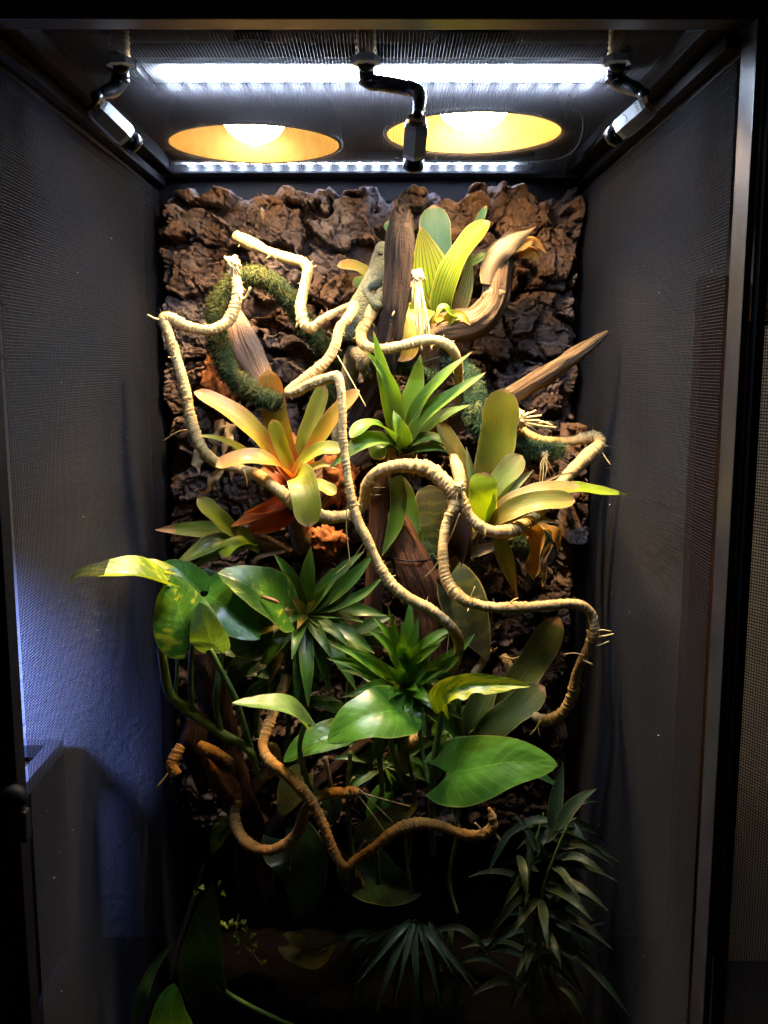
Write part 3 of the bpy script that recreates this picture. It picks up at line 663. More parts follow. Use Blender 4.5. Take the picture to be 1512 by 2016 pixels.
# ------------------------------------------------------------------ wood
def wood(name, label, pts, mat, seed, rid=.16, seg=28, cat='branch', flat=1.0, parent=None, torn=0.0):
    P = pxr(pts)
    def mod(s, th):
        c, d = np.cos(th), np.sin(th)
        a = fbm(c*2.2+20+seed*7, d*2.2+s*9, seed, 4); b = fbm(c*6+30+seed*3, d*6+s*14, seed+9, 3)
        l = fbm(c*.9+11+seed*5, d*.9+s*26, seed+20, 3)
        return 1+rid*2*(a-.5)+rid*1.5*(b-.5)+rid*2.0*(l-.5)
    o = tube(name, P, mat, parent, seg, .003, mod, flat)
    if torn:   # splintered end: push the first ring's points along the branch
        me = o.data; d = np.array(P[0][:3])-np.array(P[1][:3]); d /= np.linalg.norm(d)
        for r_ in range(5):
            for k in range(seg):
                v = me.vertices[r_*seg+k]; v.co += Vector(d*torn*(random.random()**2*1.4-.45)*(1-r_/5))
    if parent is None: tag(o, label, cat)
    return o
wood('broken_stump', 'dark upright broken branch beside the chameleon', [(789, 430, .405, 21), (787, 470, .405, 26), (784, 530, .41, 25), (777, 600, .415, 25), (766, 670, .425, 25), (752, 730, .44, 24), (725, 790, .46, 22), (690, 860, .48, 22)], M['wood_dark'], 1, .2, 32, torn=.013)
cw = thing('curved_driftwood', 'thick tan driftwood curling upward to a torn peeling end', 'driftwood', at(850, 800, .49))
wood('limb', None, [(1010, 478, .475, 24), (984, 505, .475, 27), (976, 550, .47, 26), (968, 600, .465, 27), (935, 635, .46, 30), (893, 645, .46, 30), (858, 655, .465, 28), (842, 700, .475, 28), (848, 760, .485, 30), (852, 815, .495, 32)], M['wood_tan'], 2, .24, 36, parent=cw, torn=.01)
wood('branch_tip', 'tan pointed branch reaching right to the mesh side', [(1198, 652, .36, 3), (1184, 664, .365, 8), (1140, 694, .39, 14), (1080, 735, .42, 17), (1015, 775, .45, 19), (940, 812, .48, 21), (880, 840, .5, 22)], M['wood_tan'], 3, .24, 30)
wood('fallen_log', 'reddish log lying across the back behind the green bromeliads', [(610, 985, .50, 34), (655, 930, .50, 34), (720, 860, .505, 36), (800, 830, .505, 36), (880, 815, .51, 34), (930, 805, .52, 30)], M['wood_grey'], 4, .16, 30)
wood('upright_branch', 'slim reddish upright branch under the middle vine arch', [(752, 930, .44, 20), (745, 1010, .44, 19), (740, 1100, .44, 18), (736, 1200, .445, 18), (735, 1290, .45, 18)], M['wood_red'], 5, .14)
wood('leaning_branch', 'broad split reddish branch leaning behind the centre vine', [(775, 1010, .455, 22), (792, 1060, .45, 30), (815, 1120, .445, 36), (838, 1180, .445, 38), (852, 1260, .45, 38), (860, 1330, .46, 36)], M['wood_red'], 6, .2, 32)
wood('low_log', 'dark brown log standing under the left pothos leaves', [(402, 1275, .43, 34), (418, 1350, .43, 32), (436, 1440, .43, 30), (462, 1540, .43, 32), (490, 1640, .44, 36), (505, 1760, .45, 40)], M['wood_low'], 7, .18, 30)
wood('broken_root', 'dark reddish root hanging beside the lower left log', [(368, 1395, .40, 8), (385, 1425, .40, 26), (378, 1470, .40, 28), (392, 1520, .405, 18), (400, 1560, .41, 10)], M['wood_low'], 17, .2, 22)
wood('warm_lit_root', 'rough root with painted warm light above the lower left vine loop', [(408, 1490, .37, 8), (425, 1520, .37, 20), (445, 1552, .37, 24), (466, 1585, .375, 14)], M['rotwood'], 8, .25, 24)  # orange light on this wood is put into its colour
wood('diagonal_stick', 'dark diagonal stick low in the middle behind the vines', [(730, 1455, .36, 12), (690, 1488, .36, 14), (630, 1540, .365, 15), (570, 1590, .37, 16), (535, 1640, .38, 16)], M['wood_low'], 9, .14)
wood('bark_strip', 'pale pinkish strip of bark behind the mossy arch', [(455, 590, .515, 6), (468, 640, .51, 26), (486, 685, .505, 32), (512, 735, .50, 26), (535, 770, .49, 12)], M['wood_pink'], 10, .10, 24, 'bark', .35)
wood('wood_stub', 'brown bark covered stub under the small left bromeliad', [(490, 1062, .42, 15), (520, 1070, .42, 18), (548, 1080, .425, 16), (572, 1086, .43, 10)], M['wood_grey'], 11, .2, 22)
tag(tube('thin_stick', pxr([(402, 1700, .36, 4), (380, 1770, .36, 5), (352, 1860, .35, 5), (335, 1930, .34, 4)]), M['wood_grey'], None, 8, .006), 'thin straight brown stick leaning at the lower left', 'stick')
def lump(name, label, px, py, Y, rx, rz, mat, seed, cat, ry=.7, parent=None):
    n, m = 40, 26; u = np.linspace(0, 2*np.pi, n, endpoint=False); v = np.linspace(0, np.pi, m)
    U, V = np.meshgrid(u, v); D = np.stack([np.cos(U)*np.sin(V), np.sin(U)*np.sin(V)*ry, np.cos(V)], -1)
    c = at(px, py, Y); k = mpp(Y)
    r = .30+1.25*fbm(D[..., 0]*2.6+seed*3+5, D[..., 2]*2.6+D[..., 1]*2+9, seed, 5, .62)*(.55+.9*fbm(D[..., 0]*9+30, D[..., 2]*9+D[..., 1]*7+30, seed+4, 3))
    P = c+D*r[..., None]*np.array([rx*k, rx*k, rz*k])
    o = mobj(name, P.reshape(-1, 3), grid_faces(m, n, True), mat, parent)
    if parent is None: tag(o, label, cat)
    return o
lump('bark_lump', 'crumbly red bark clump left of the mossy arch', 430, 750, .53, 34, 62, M['rotwood'], 1, 'bark')
lump('bark_lump', 'crumbly orange bark clump beside the orange bromeliad', 672, 945, .47, 34, 50, M['rotwood'], 2, 'bark')
lump('bark_lump', 'crumbly dark red bark clump under the orange bromeliad', 640, 1066, .46, 42, 34, M['rotwood'], 3, 'bark')
lump('bark_lump', 'small red bark clump above the pothos stems', 590, 905, .50, 40, 46, M['rotwood'], 4, 'bark')

# ------------------------------------------------------------------ moss covered vines
def mossy(label, pts, matk, n, seed, fl=.0085):
    P = [[*q[:3], q[3]*.86] for q in pxr(pts)]; t = thing('moss_vine', label, 'moss vine', P[-1][:3])
    tube('core', [[p[0], p[1], p[2], p[3]*.80] for p in P], M['moss_core'], t, 14, .004, lambda s, th: 1+.25*(fbm(np.cos(th)*2+9, np.sin(th)*2+s*60, seed, 3)-.5))
    C, s = catmull(P, .002); T, N, B = frames(C[:, :3])
    r_ = np.random.default_rng(seed); i = r_.integers(0, len(C), n); th = r_.uniform(0, 2*np.pi, n)
    O = N[i]*np.cos(th)[:, None]+B[i]*np.sin(th)[:, None]; R = C[i, 3][:, None]
    base = C[i, :3]+O*R*.78; tan = T[i]*r_.normal(size=(n, 1))+np.cross(T[i], O)*r_.normal(size=(n, 1)); tan /= np.linalg.norm(tan, axis=1)[:, None]
    L = fl*r_.uniform(.5, 1.25, (n, 1)); long_ = r_.random((n, 1)) < .03; L = np.where(long_, L*1.7, L)
    p1 = base+O*R*.22+tan*L*.45; p2 = base+O*R*r_.uniform(.10, .40, (n, 1))+tan*L*.95+r_.normal(size=(n, 3))*.0015
    w = np.cross(tan, O)*.00030
    V = np.stack([base-w, base+w, p1-w, p1+w, p2-w*.4, p2+w*.4], 1).reshape(-1, 3)
    b = (np.arange(n)*6)[:, None]; F = np.concatenate([b+np.array([[0, 1, 3, 2]]), b+np.array([[2, 3, 5, 4]])], 1).reshape(-1, 4)
    mobj('moss', V, F, M[matk], t)['kind'] = 'stuff'
mossy('thick olive mossy vine arching behind the left straw vine', [(548, 795, .40, 22), (492, 768, .415, 24), (452, 735, .43, 25), (430, 680, .44, 25), (426, 630, .45, 25), (440, 582, .46, 26), (482, 545, .465, 24), (532, 556, .47, 24), (572, 592, .475, 24), (603, 642, .48, 24), (640, 690, .485, 24), (672, 722, .49, 22)], 'moss_l', 9000, 3)
mossy('thick green mossy vine bending behind the right bromeliad', [(880, 715, .475, 20), (918, 735, .455, 23), (935, 775, .445, 25), (935, 822, .435, 25), (962, 862, .43, 24), (1010, 877, .43, 22), (1060, 886, .43, 22), (1108, 884, .43, 18)], 'moss_r', 7500, 4)
mossy('short dark mossy stick behind the small green bromeliad', [(755, 720, .455, 15), (790, 725, .455, 17), (840, 735, .46, 17), (870, 742, .465, 14)], 'moss_r', 1500, 5, .005)
mossy('dark mossy stick in the shade left of the plum bromeliad base', [(820, 1078, .46, 18), (850, 1092, .46, 20), (890, 1112, .46, 18)], 'moss_r', 1600, 6, .008)
mossy('dark mossy stick under the dried orange leaf', [(1000, 1060, .44, 16), (1040, 1070, .44, 20), (1085, 1050, .45, 14)], 'moss_r', 1600, 7, .008)
mossy('small clump of moss behind the chameleon tail', [(620, 740, .48, 16), (640, 770, .48, 20), (655, 800, .485, 14)], 'moss_l', 1500, 8, .008)

# ------------------------------------------------------------------ raffia wrapped vines
def strand_px(parent, pts, r=1.2, mat='strand'):
    tube('loose_strand', pxr(pts, r), M[mat], parent, 5, .004)
def vine(label, pts, r, seed, mat='raffia', pitch=.0050, strands=(), amp=.25):
    P = [[*q[:3], q[3]*.80] for q in pxr(pts, r)]; t = thing('wrapped_vine', label, 'vine', P[-1][:3])
    def mod(s, th):
        w = s+.0060*(vn(s/.021, s*0+3, seed)-.5)+.0020*(vn(s/.0075, s*0+5, seed+1)-.5)
        w = w+.0016*(vn(s/.013, s*0+7, seed+3)-.5)*np.cos(th+6.28*vn(s/.05, s*0, seed+4))+.0006*(vn(s/.003+np.cos(th)*1.3, np.sin(th)*1.3+s*0, seed+8)-.5)
        ph = w/pitch-th/(2*np.pi); f = ph-np.floor(ph); k = np.floor(ph).astype(np.int64)
        wr = hsh(k, k*0+seed, 3); gr = np.clip(np.minimum(f*1.6, 1-f)/.15, 0, 1)
        am = amp*(.45+1.0*vn(s/.03, s*0+9, seed+6))
        return 1-.08+am*gr**.7*(.45+.85*wr)*(1-.45*f)+.10*(vn(s/.07, s*0, seed+12)-.5)+.20*(vn(s/.024, s*0, seed+2)-.5)+.12*(vn(s/.006+np.cos(th), np.sin(th)+s*0, seed+5)-.5)
    tube('wrapping', P, M[mat], t, 16, .00075, mod)
    for st in strands:
        strand_px(t, st[0], *(st[1:]))
    C, sl = catmull(P, .002); T, N, B = frames(C[:, :3]); rr = np.random.default_rng(seed+50); n = int(sl[-1]*170)
    i = rr.integers(1, len(C)-1, n); th = rr.uniform(0, 6.283, n); O = N[i]*np.cos(th)[:, None]+B[i]*np.sin(th)[:, None]
    b0 = C[i, :3]+O*C[i, 3][:, None]*.95; tg = np.cross(T[i], O)*rr.choice((-1, 1), (n, 1))+T[i]*rr.normal(size=(n, 1))*.7
    L = rr.uniform(.002, .0075, (n, 1)); p1 = b0+tg*L*.6+O*L*.18; p2 = b0+tg*L+O*L*rr.uniform(.2, .9, (n, 1)); w_ = np.cross(tg, O); w_ /= np.linalg.norm(w_, axis=1)[:, None]; w_ *= .00026
    V = np.stack([b0-w_, b0+w_, p1-w_, p1+w_, p2-w_*.3, p2+w_*.3], 1).reshape(-1, 3); bb = (np.arange(n)*6)[:, None]
    mobj('frayed_fibres', V, np.concatenate([bb+np.array([[0, 1, 3, 2]]), bb+np.array([[2, 3, 5, 4]])], 1).reshape(-1, 4), M['strand'], t)['kind'] = 'stuff'
    return t
vine('long straw vine running from the left corner loop across to the right side',
     [(459, 512, .43, 13), (463, 545, .425, 13), (467, 580, .415, 12), (452, 628, .405, 12), (418, 649, .395, 12), (368, 643, .39, 13), (333, 626, .385, 13), (322, 628, .383, 13), (331, 655, .38, 13), (345, 700, .375, 13), (364, 765, .37, 13), (378, 835, .365, 13),
      (400, 886, .365, 13), (430, 912, .375, 12), (470, 922, .385, 12), (510, 937, .365, 14), (545, 963, .345, 15), (582, 992, .34, 15), (615, 1010, .35, 14), (650, 1018, .365, 14), (690, 1013, .37, 14), (716, 990, .365, 14), (723, 955, .355, 15), (746, 929, .345, 16), (790, 917, .335, 16), (842, 924, .325, 17), (876, 950, .315, 17), (905, 985, .308, 17),
      (925, 1018, .305, 15), (960, 1044, .30, 15), (1005, 1045, .305, 15), (1050, 1018, .33, 15), (1085, 975, .36, 15), (1110, 945, .38, 15), (1150, 905, .40, 16), (1182, 872, .41, 16), (1172, 860, .418, 15), (1115, 870, .43, 12), (1060, 866, .435, 12), (1015, 838, .44, 14), (1000, 815, .445, 14)], 13, 1,
     strands=[([(325, 628, .383), (308, 628, .375), (290, 620, .37)], 2.2), ([(470, 575, .41), (478, 590, .40), (486, 583, .395), (493, 566, .39)], 2.4), ([(1185, 890, .40), (1195, 905, .395), (1202, 915, .39)], 1), ([(375, 845, .37), (350, 850, .38), (322, 868, .39)], 1.3), ([(480, 925, .37), (486, 945, .36), (487, 958, .36)], 1.5), ([(905, 1010, .30), (890, 1050, .30), (860, 1110, .31), (835, 1138, .32)], 1.4)])
vine('straw vine zigzagging from the upper left bark down the centre in front',
     [(463, 465, .50, 12), (495, 480, .49, 13), (530, 496, .48, 12), (565, 508, .47, 12), (598, 518, .46, 12), (606, 530, .455, 12), (603, 550, .45, 12), (596, 580, .44, 11), (592, 605, .43, 12), (600, 640, .42, 12), (612, 646, .42, 11), (635, 629, .42, 10), (665, 613, .425, 9), (686, 604, .42, 9),
      (696, 602, .405, 11), (688, 622, .39, 12), (668, 648, .38, 12), (661, 678, .37, 12), (645, 708, .365, 12), (618, 733, .36, 12), (588, 756, .355, 12), (568, 772, .35, 12), (578, 773, .347, 12), (610, 757, .34, 12), (645, 745, .335, 11), (664, 742, .33, 11),
      (671, 765, .325, 10), (674, 800, .32, 10), (675, 860, .315, 10), (682, 920, .31, 10), (690, 970, .305, 11), (702, 1020, .30, 12), (722, 1060, .295, 12), (745, 1110, .29, 12), (770, 1150, .285, 13), (805, 1178, .28, 13), (845, 1198, .275, 13), (882, 1228, .275, 13), (903, 1262, .285, 12), (898, 1300, .30, 12), (875, 1340, .32, 12), (850, 1400, .335, 13), (828, 1452, .335, 15), (796, 1466, .335, 15)], 12, 2,
     strands=[([(590, 600, .425), (588, 630, .42), (583, 645, .42)], 2.2), ([(664, 742, .33), (662, 730, .325)], 2), ([(668, 745, .325), (674, 775, .318)], 2), ([(685, 975, .31), (682, 1040, .32), (690, 1115, .33)], 1.0), ([(715, 1070, .30), (690, 1105, .31), (660, 1130, .32)], 1.0), ([(664, 700, .37), (690, 745, .36), (720, 800, .36)], 1.2), ([(885, 1235, .27), (880, 1290, .275)], 1)])
vine('straw vine curving past the chameleon above the small green bromeliad',
     [(800, 500, .455, 10), (778, 540, .44, 12), (757, 566, .43, 12), (742, 592, .42, 13), (725, 628, .41, 13), (711, 655, .405, 13), (716, 678, .40, 14), (745, 687, .395, 12), (790, 681, .39, 11), (845, 669, .385, 12), (880, 679, .388, 12), (898, 703, .40, 11), (903, 745, .43, 10), (905, 790, .46, 10)], 12, 3)
vine('straw vine sweeping down right in a big loop to a frayed end',
     [(893, 900, .36, 11), (905, 940, .325, 13), (905, 968, .315, 15), (896, 995, .305, 14), (880, 1028, .30, 12), (872, 1080, .29, 12), (879, 1140, .28, 13), (905, 1176, .27, 14), (950, 1193, .265, 13), (1010, 1197, .26, 13), (1080, 1192, .26, 12), (1138, 1190, .265, 12), (1163, 1207, .27, 13), (1170, 1238, .27, 13), (1157, 1278, .275, 13), (1137, 1320, .28, 12), (1126, 1370, .285, 13), (1105, 1405, .29, 14), (1075, 1418, .295, 13), (1050, 1409, .305, 10)], 13, 4,
     strands=[([(1165, 1255, .268), (1190, 1252, .262), (1208, 1248, .258)], 1.4), ([(1165, 1245, .268), (1185, 1240, .262), (1203, 1243, .258)], 1.3), ([(1158, 1275, .27), (1185, 1268, .265), (1200, 1262, .26)], 1.3), ([(1150, 1290, .27), (1130, 1286, .268), (1112, 1288, .265)], 1.4), ([(1160, 1262, .268), (1156, 1240, .262)], 1.4), ([(1148, 1300, .27), (1166, 1308, .266)], 1.6), ([(1066, 1418, .292), (1052, 1438, .288), (1043, 1447, .285)], 1.6), ([(1062, 1418, .292), (1060, 1440, .288), (1064, 1450, .285)], 1.5), ([(1000, 1192, .258), (1012, 1180, .256), (1020, 1178, .255)], 1.3), ([(968, 1198, .262), (969, 1228, .262)], 1.0), ([(925, 1180, .262), (935, 1155, .258)], 1.2), ([(1142, 1340, .28), (1150, 1352, .28)], .8)])
vine('lower straw vine dipping to a V and rising to a frayed right tip',
     [(566, 1330, .35, 13), (548, 1380, .335, 13), (528, 1430, .315, 13), (517, 1470, .30, 13), (530, 1498, .29, 14), (565, 1525, .28, 14), (603, 1565, .27, 14), (628, 1605, .265, 13), (645, 1645, .26, 12), (664, 1690, .255, 12), (684, 1707, .25, 12), (702, 1692, .25, 12), (735, 1670, .25, 13), (775, 1638, .25, 14), (815, 1622, .25, 14), (860, 1624, .25, 13), (910, 1642, .25, 13), (950, 1643, .25, 13), (970, 1626, .25, 12), (968, 1603, .25, 8), (962, 1590, .25, 3)], 13, 5, 'raffia_warm_lit',
     strands=[([(975, 1640, .248), (985, 1655, .246)], 3), ([(952, 1638, .248), (935, 1620, .246)], 2), ([(810, 1635, .25), (808, 1680, .25), (806, 1700, .25)], .8), ([(700, 1700, .248), (712, 1712, .246)], 1)])
vine('vine with painted warm light hanging in a U loop at the lower left',
     [(468, 1578, .365, 11), (462, 1605, .35, 13), (470, 1640, .335, 14), (492, 1664, .32, 14), (525, 1674, .305, 14), (560, 1664, .295, 14), (585, 1640, .29, 14), (598, 1605, .285, 13), (615, 1575, .285, 13), (650, 1562, .30, 13), (690, 1560, .31, 14), (705, 1558, .31, 15)], 14, 6, 'raffia_warm_lit',
     strands=[([(705, 1552, .31), (745, 1590, .305), (775, 1620, .30)], 1.6), ([(708, 1560, .31), (760, 1575, .305), (808, 1588, .30)], 2.2), ([(705, 1565, .31), (735, 1605, .30), (760, 1640, .30)], 1.3), ([(600, 1610, .28), (625, 1590, .275), (632, 1580, .27)], 2), ([(575, 1655, .29), (573, 1690, .29), (570, 1715, .29)], .7), ([(690, 1545, .305), (697, 1530, .30)], 3)])
vine('short vine stub with painted warm light and a thin spike at the lower left', [(356, 1468, .37, 11), (346, 1486, .365, 13), (338, 1506, .36, 14), (350, 1525, .355, 11)], 13, 7, 'raffia_warm_lit', strands=[([(336, 1515, .355), (322, 1534, .35), (308, 1551, .345)], 2)])
vine('short vine piece with painted warm light beside the lower left log', [(394, 1464, .38, 10), (402, 1472, .375, 14), (428, 1484, .37, 14), (455, 1502, .365, 12)], 13, 8, 'raffia_warm_lit')
vine('short pale vine piece behind the lower vine bend', [(515, 1478, .37, 10), (535, 1470, .37, 12), (543, 1490, .37, 12), (530, 1520, .375, 12), (505, 1542, .38, 11), (502, 1556, .385, 8)], 11, 9)
vine('short straw vine piece behind the right dark leaves, leaning left', [(962, 1278, .43, 10), (952, 1300, .425, 11), (938, 1322, .42, 12), (928, 1340, .42, 12)], 11, 10)
vine('short straw vine piece behind the right dark leaves, leaning right', [(990, 1290, .42, 10), (1000, 1308, .415, 11), (1012, 1335, .41, 12)], 11, 11, strands=[([(992, 1293, .41), (1010, 1297, .405), (1022, 1293, .40)], 2)])
# raffia tufts
def tuft(label, px, py, Y, tips, r=1.5, knot=16):
    t = thing('raffia_knot', label, 'raffia', at(px, py, Y))
    lump('knot', None, px, py, Y, knot, knot, M['strand'], 5, 'raffia', 1, t)
    for q in tips:
        m = ((px+q[0])/2+random.uniform(-6, 6), (py+q[1])/2+random.uniform(-5, 5), Y-.006)
        strand_px(t, [(px+random.uniform(-5, 5), py+random.uniform(-4, 4), Y-.004), m, (q[0], q[1], q[2] if len(q) > 2 else Y)], r)
tuft('pale raffia knot on the top of the mossy arch', 459, 520, .425, [(452, 545), (468, 548), (474, 540), (450, 530), (470, 565), (478, 582)], 2.0, 15)
tuft('straw raffia tassel hanging from the striped bromeliad', 822, 545, .415, [(772, 622, .40), (790, 600, .405), (835, 660), (842, 672), (828, 668), (822, 655), (850, 690), (838, 640), (812, 600), (846, 655), (830, 690), (824, 675), (818, 640)], 1.7, 14)
tuft('frayed straw raffia brush above the right mossy vine', 1018, 828, .415, [(1055, 808), (1062, 825), (1088, 838), (1095, 842), (1085, 850), (1070, 838), (1060, 850), (1040, 812), (1050, 838), (1075, 845), (1080, 832), (1066, 818)], 2.0, 20)
tuft('straw raffia strands hanging under the right mossy vine end', 1072, 895, .42, [(1062, 960), (1070, 955), (1078, 965), (1085, 940), (1066, 935), (1090, 930), (1060, 1000)], 1.2, 9)
tuft('small raffia tie where the right vines cross', 905, 960, .298, [(912, 945, .293), (885, 945, .293), (880, 1018, .30), (925, 1018, .30)], 1.0, 11)

# ------------------------------------------------------------------ leaves
UP = np.array([0, 0, 1.0])
def blade_frame(C, roll, a, b):
    T = np.gradient(C, axis=0); T /= np.linalg.norm(T, axis=1)[:, None]+1e-12
    view = CAM_DIR = np.array([0.0, -1.0, .10])
    ref = a*view+b*UP
    N = ref-T*(T@ref)[:, None]
    # keep the normal steady where the blade points along it
    L = np.linalg.norm(N, axis=1); bad = L < .35
    if bad.any() and not bad.all():
        good = np.nonzero(~bad)[0]
        for i in np.nonzero(bad)[0]:
            j = good[np.argmin(abs(good-i))]; n = N[j]/L[j]; N[i] = n-T[i]*(T[i]@n)
    N /= np.linalg.norm(N, axis=1)[:, None]+1e-9
    B = np.cross(T, N); c, s = math.cos(roll), math.sin(roll)
    return T, N*c+B*s, B*c-N*s
def strap(parent, pts, w, mat, roll=0.0, cup=.28, prof='strap', a=1.0, b=.55, name='leaf', wave=.06, nv=26, nu=9, twist=0.0, basew=.72, label=None):
    P = np.array([at(*p[:3]) for p in pts]); C, s = catmull(P, 1e-4)
    q = np.linspace(0, s[-1], nv); C = np.stack([np.interp(q, s, C[:, k]) for k in range(3)], 1)
    T, N, B = blade_frame(C, roll, a, b); t = q/s[-1]
    if twist:
        an = twist*t; N, B = N*np.cos(an)[:, None]+B*np.sin(an)[:, None], B*np.cos(an)[:, None]-N*np.sin(an)[:, None]
    if prof == 'strap':
        f = basew+(1-basew)*np.clip(t/.4, 0, 1); k = np.clip((t-.78)/.22, 0, 1); f = f*np.sqrt(np.clip(1-k**2.2, .0, 1)); f[-1] = .10
    elif prof == 'point':
        f = basew+(1-basew)*np.sin(np.clip(t/.45, 0, 1)*np.pi/2); k = np.clip((t-.40)/.60, 0, 1); f = f*(1-k**1.7)**.9; f[-1] = .02
    else:   # lance
        f = np.sin(np.pi*np.clip(t, 0, 1)**.75)**.8*(1-.15*t)+.06*(1-t); f[-1] = .02
    Ym = float(np.mean([p[2] for p in pts])); hw = w/2*mpp(Ym)*f
    u = np.linspace(-1, 1, nu); sd = random.random()*50
    jit = 1+.07*(vn(t*9+sd, t*0+2, 1)-.5)
    lift = cup*np.abs(u)[None]**1.7*hw[:, None]+wave*hw[:, None]*np.sin(t*15+sd)[:, None]*u[None]**2*np.sign(u)[None]
    V = C[:, None]+B[:, None]*(u[None]*(hw*jit)[:, None])[..., None]+N[:, None]*lift[..., None]
    uv = np.stack(np.broadcast_arrays((u[None]+1)/2, t[:, None]), -1).reshape(-1, 2)
    o = mobj(name, V.reshape(-1, 3), grid_faces(nv, nu), M[mat], parent, uv)
    if label: o['label'] = label
    return o
def heart(parent, pts, w, mat, roll=0.0, fold=.22, a=1.0, b=.6, name='leaf', nv=26, nu=13, lobe=.20, curl=.0, label=None, nibble=0.0):
    P = np.array([at(*p[:3]) for p in pts]); C, s = catmull(P, 1e-4)
    t = np.linspace(0, 1, nv)**1.0; q = t*s[-1]; C = np.stack([np.interp(q, s, C[:, k]) for k in range(3)], 1)
    T, N, B = blade_frame(C, roll, a, b)
    f = (1-t)**.62*(1-np.exp(-(t+.055)/.12)); f /= f.max(); f[-1] = .01
    Ym = float(np.mean([p[2] for p in pts])); hw = w/2*mpp(Ym)*f; L = s[-1]
    u = np.linspace(-1, 1, nu); sd = random.random()*50
    back = -lobe*L*np.abs(u)[None]**1.6*((1-t)**3)[:, None]
    lift = (fold*np.abs(u)[None]-curl*u[None]**2)*hw[:, None]+.05*hw[:, None]*np.sin(t*9+sd)[:, None]*(u[None]**2)+.006*hw.max()*np.sin((t[:, None]-.55*np.abs(u)[None])*34+sd)*np.abs(u)[None]
    jit = 1+.06*(vn(t*7+sd, t*0+2, 1)-.5)
    J = np.repeat((hw*jit)[:, None], nu, 1)
    if nibble:
        bite = np.clip((vn(t*11+sd, t*0, 6)-.55)/.12, 0, 1)*nibble; J = J*(1-bite[:, None]*(u[None] > 0))
    V = C[:, None]+B[:, None]*(u[None]*J)[..., None]+N[:, None]*lift[..., None]+T[:, None]*back[..., None]
    uv = np.stack(np.broadcast_arrays((u[None]+1)/2, t[:, None]), -1).reshape(-1, 2)
    o = mobj(name, V.reshape(-1, 3), grid_faces(nv, nu), M[mat], parent, uv)
    if label: o['label'] = label
    return o
def stalk(parent, pts, r, mat='stem', name='stem'):
    return tube(name, pxr(pts, r), M[mat], parent, 8, .004, lambda s, th: 1+.12*(vn(s/.012, s*0, 4)-.5))

# ---- striped lime bromeliad, upper right
p = thing('bromeliad', 'lime green striped bromeliad beside the dark stump, topmost plant', 'bromeliad', at(862, 655, .48), 'bromeliads')
strap(p, [(862, 640, .51), (860, 540, .52), (854, 404, .525)], 62, 'b1b', 0, .1, wave=.03, basew=.9)
strap(p, [(866, 650, .485), (854, 580, .475), (844, 520, .47), (828, 446, .468)], 90, 'b1', .15, .12, 'point', basew=.75)
strap(p, [(868, 650, .475), (873, 590, .46), (893, 530, .45), (925, 480, .445), (964, 436, .44)], 52, 'b1', -.35, .4, 'strap', basew=.9)
strap(p, [(890, 650, .475), (905, 600, .465), (918, 550, .46), (926, 490, .46)], 34, 'b1p', .6, .3, 'point')
strap(p, [(885, 560, .49), (915, 500, .488), (935, 455, .486), (957, 405, .484)], 17, 'b1b', .2, .2)
strap(p, [(830, 645, .47), (826, 600, .455), (824, 560, .45)], 44, 'b1', .3, .25, 'point')
strap(p, [(835, 605, .46), (815, 625, .44), (797, 660, .43), (790, 712, .43)], 62, 'b1y', 0, .12, basew=.8)
strap(p, [(905, 630, .45), (885, 618, .435), (872, 606, .43), (856, 628, .43)], 24, 'b3', .5, .5, 'lance', label='pale curled leaf')
strap(p, [(872, 650, .455), (890, 625, .44), (908, 622, .435), (926, 640, .435)], 24, 'b1y', .3, .4, 'point', label='yellowing leaf with reddish edge')
strap(p, [(900, 540, .51), (930, 515, .51), (962, 500, .51)], 20, 'b3d', 0, .3)
strap(p, [(770, 560, .52), (735, 545, .515), (700, 525, .51), (664, 522, .51)], 24, 'b1y', 0, .3, label='yellow brown leaf reaching left')
strap(p, [(760, 575, .53), (720, 555, .53), (694, 560, .53)], 26, 'b3d', 0, .2)
strap(p, [(785, 480, .54), (770, 450, .54), (757, 440, .54)], 26, 'b1b', 0, .2)
strap(p, [(845, 655, .455), (855, 630, .45), (880, 625, .445)], 22, 'b1y', .4, .3, 'point')
# ---- orange bromeliad, left
p = thing('bromeliad', 'large orange and green bromeliad with red base on the left', 'bromeliad', at(585, 1000, .42), 'bromeliads')
B0 = (574, 945, .405)
strap(p, [B0, (535, 890, .39), (470, 825, .375), (382, 772, .36)], 50, 'b2', .15, .35, a=.9, b=.9)
strap(p, [(576, 930, .42), (552, 860, .415), (538, 800, .41), (527, 728, .405)], 50, 'b2', -.1, .12, basew=.8)
strap(p, [(575, 930, .40), (555, 885, .39), (543, 850, .385), (536, 826, .383)], 30, 'b2g', .2, .3)
strap(p, [(585, 935, .43), (598, 870, .43), (616, 820, .435), (638, 757, .44)], 34, 'b2g', .3, .25)
strap(p, [(590, 940, .42), (620, 880, .41), (660, 820, .40), (708, 768, .395)], 44, 'b2', -.4, .3)
strap(p, [(540, 930, .40), (490, 896, .38), (440, 868, .37), (378, 855, .36)], 24, 'b2g', .5, .35, 'point')
strap(p, [(572, 940, .385), (540, 912, .355), (490, 902, .34), (425, 918, .335)], 46, 'b2', -.1, .3, a=.6, b=1.0)
strap(p, [(575, 942, .385), (600, 905, .365), (635, 885, .355), (676, 886, .35)], 34, 'b2g', .2, .35, a=.7, b=.9)
strap(p, [(578, 950, .38), (590, 935, .345), (600, 965, .315), (606, 1000, .305), (606, 1038, .30)], 56, 'b2g', .1, .25, a=1, b=.3)
strap(p, [(600, 965, .40), (625, 955, .39), (662, 972, .385)], 30, 'b2g', 0, .25, a=.7, b=.8)
strap(p, [(580, 985, .42), (540, 1000, .41), (500, 1018, .405), (452, 1038, .40)], 40, 'b2r', .4, .3, 'point')
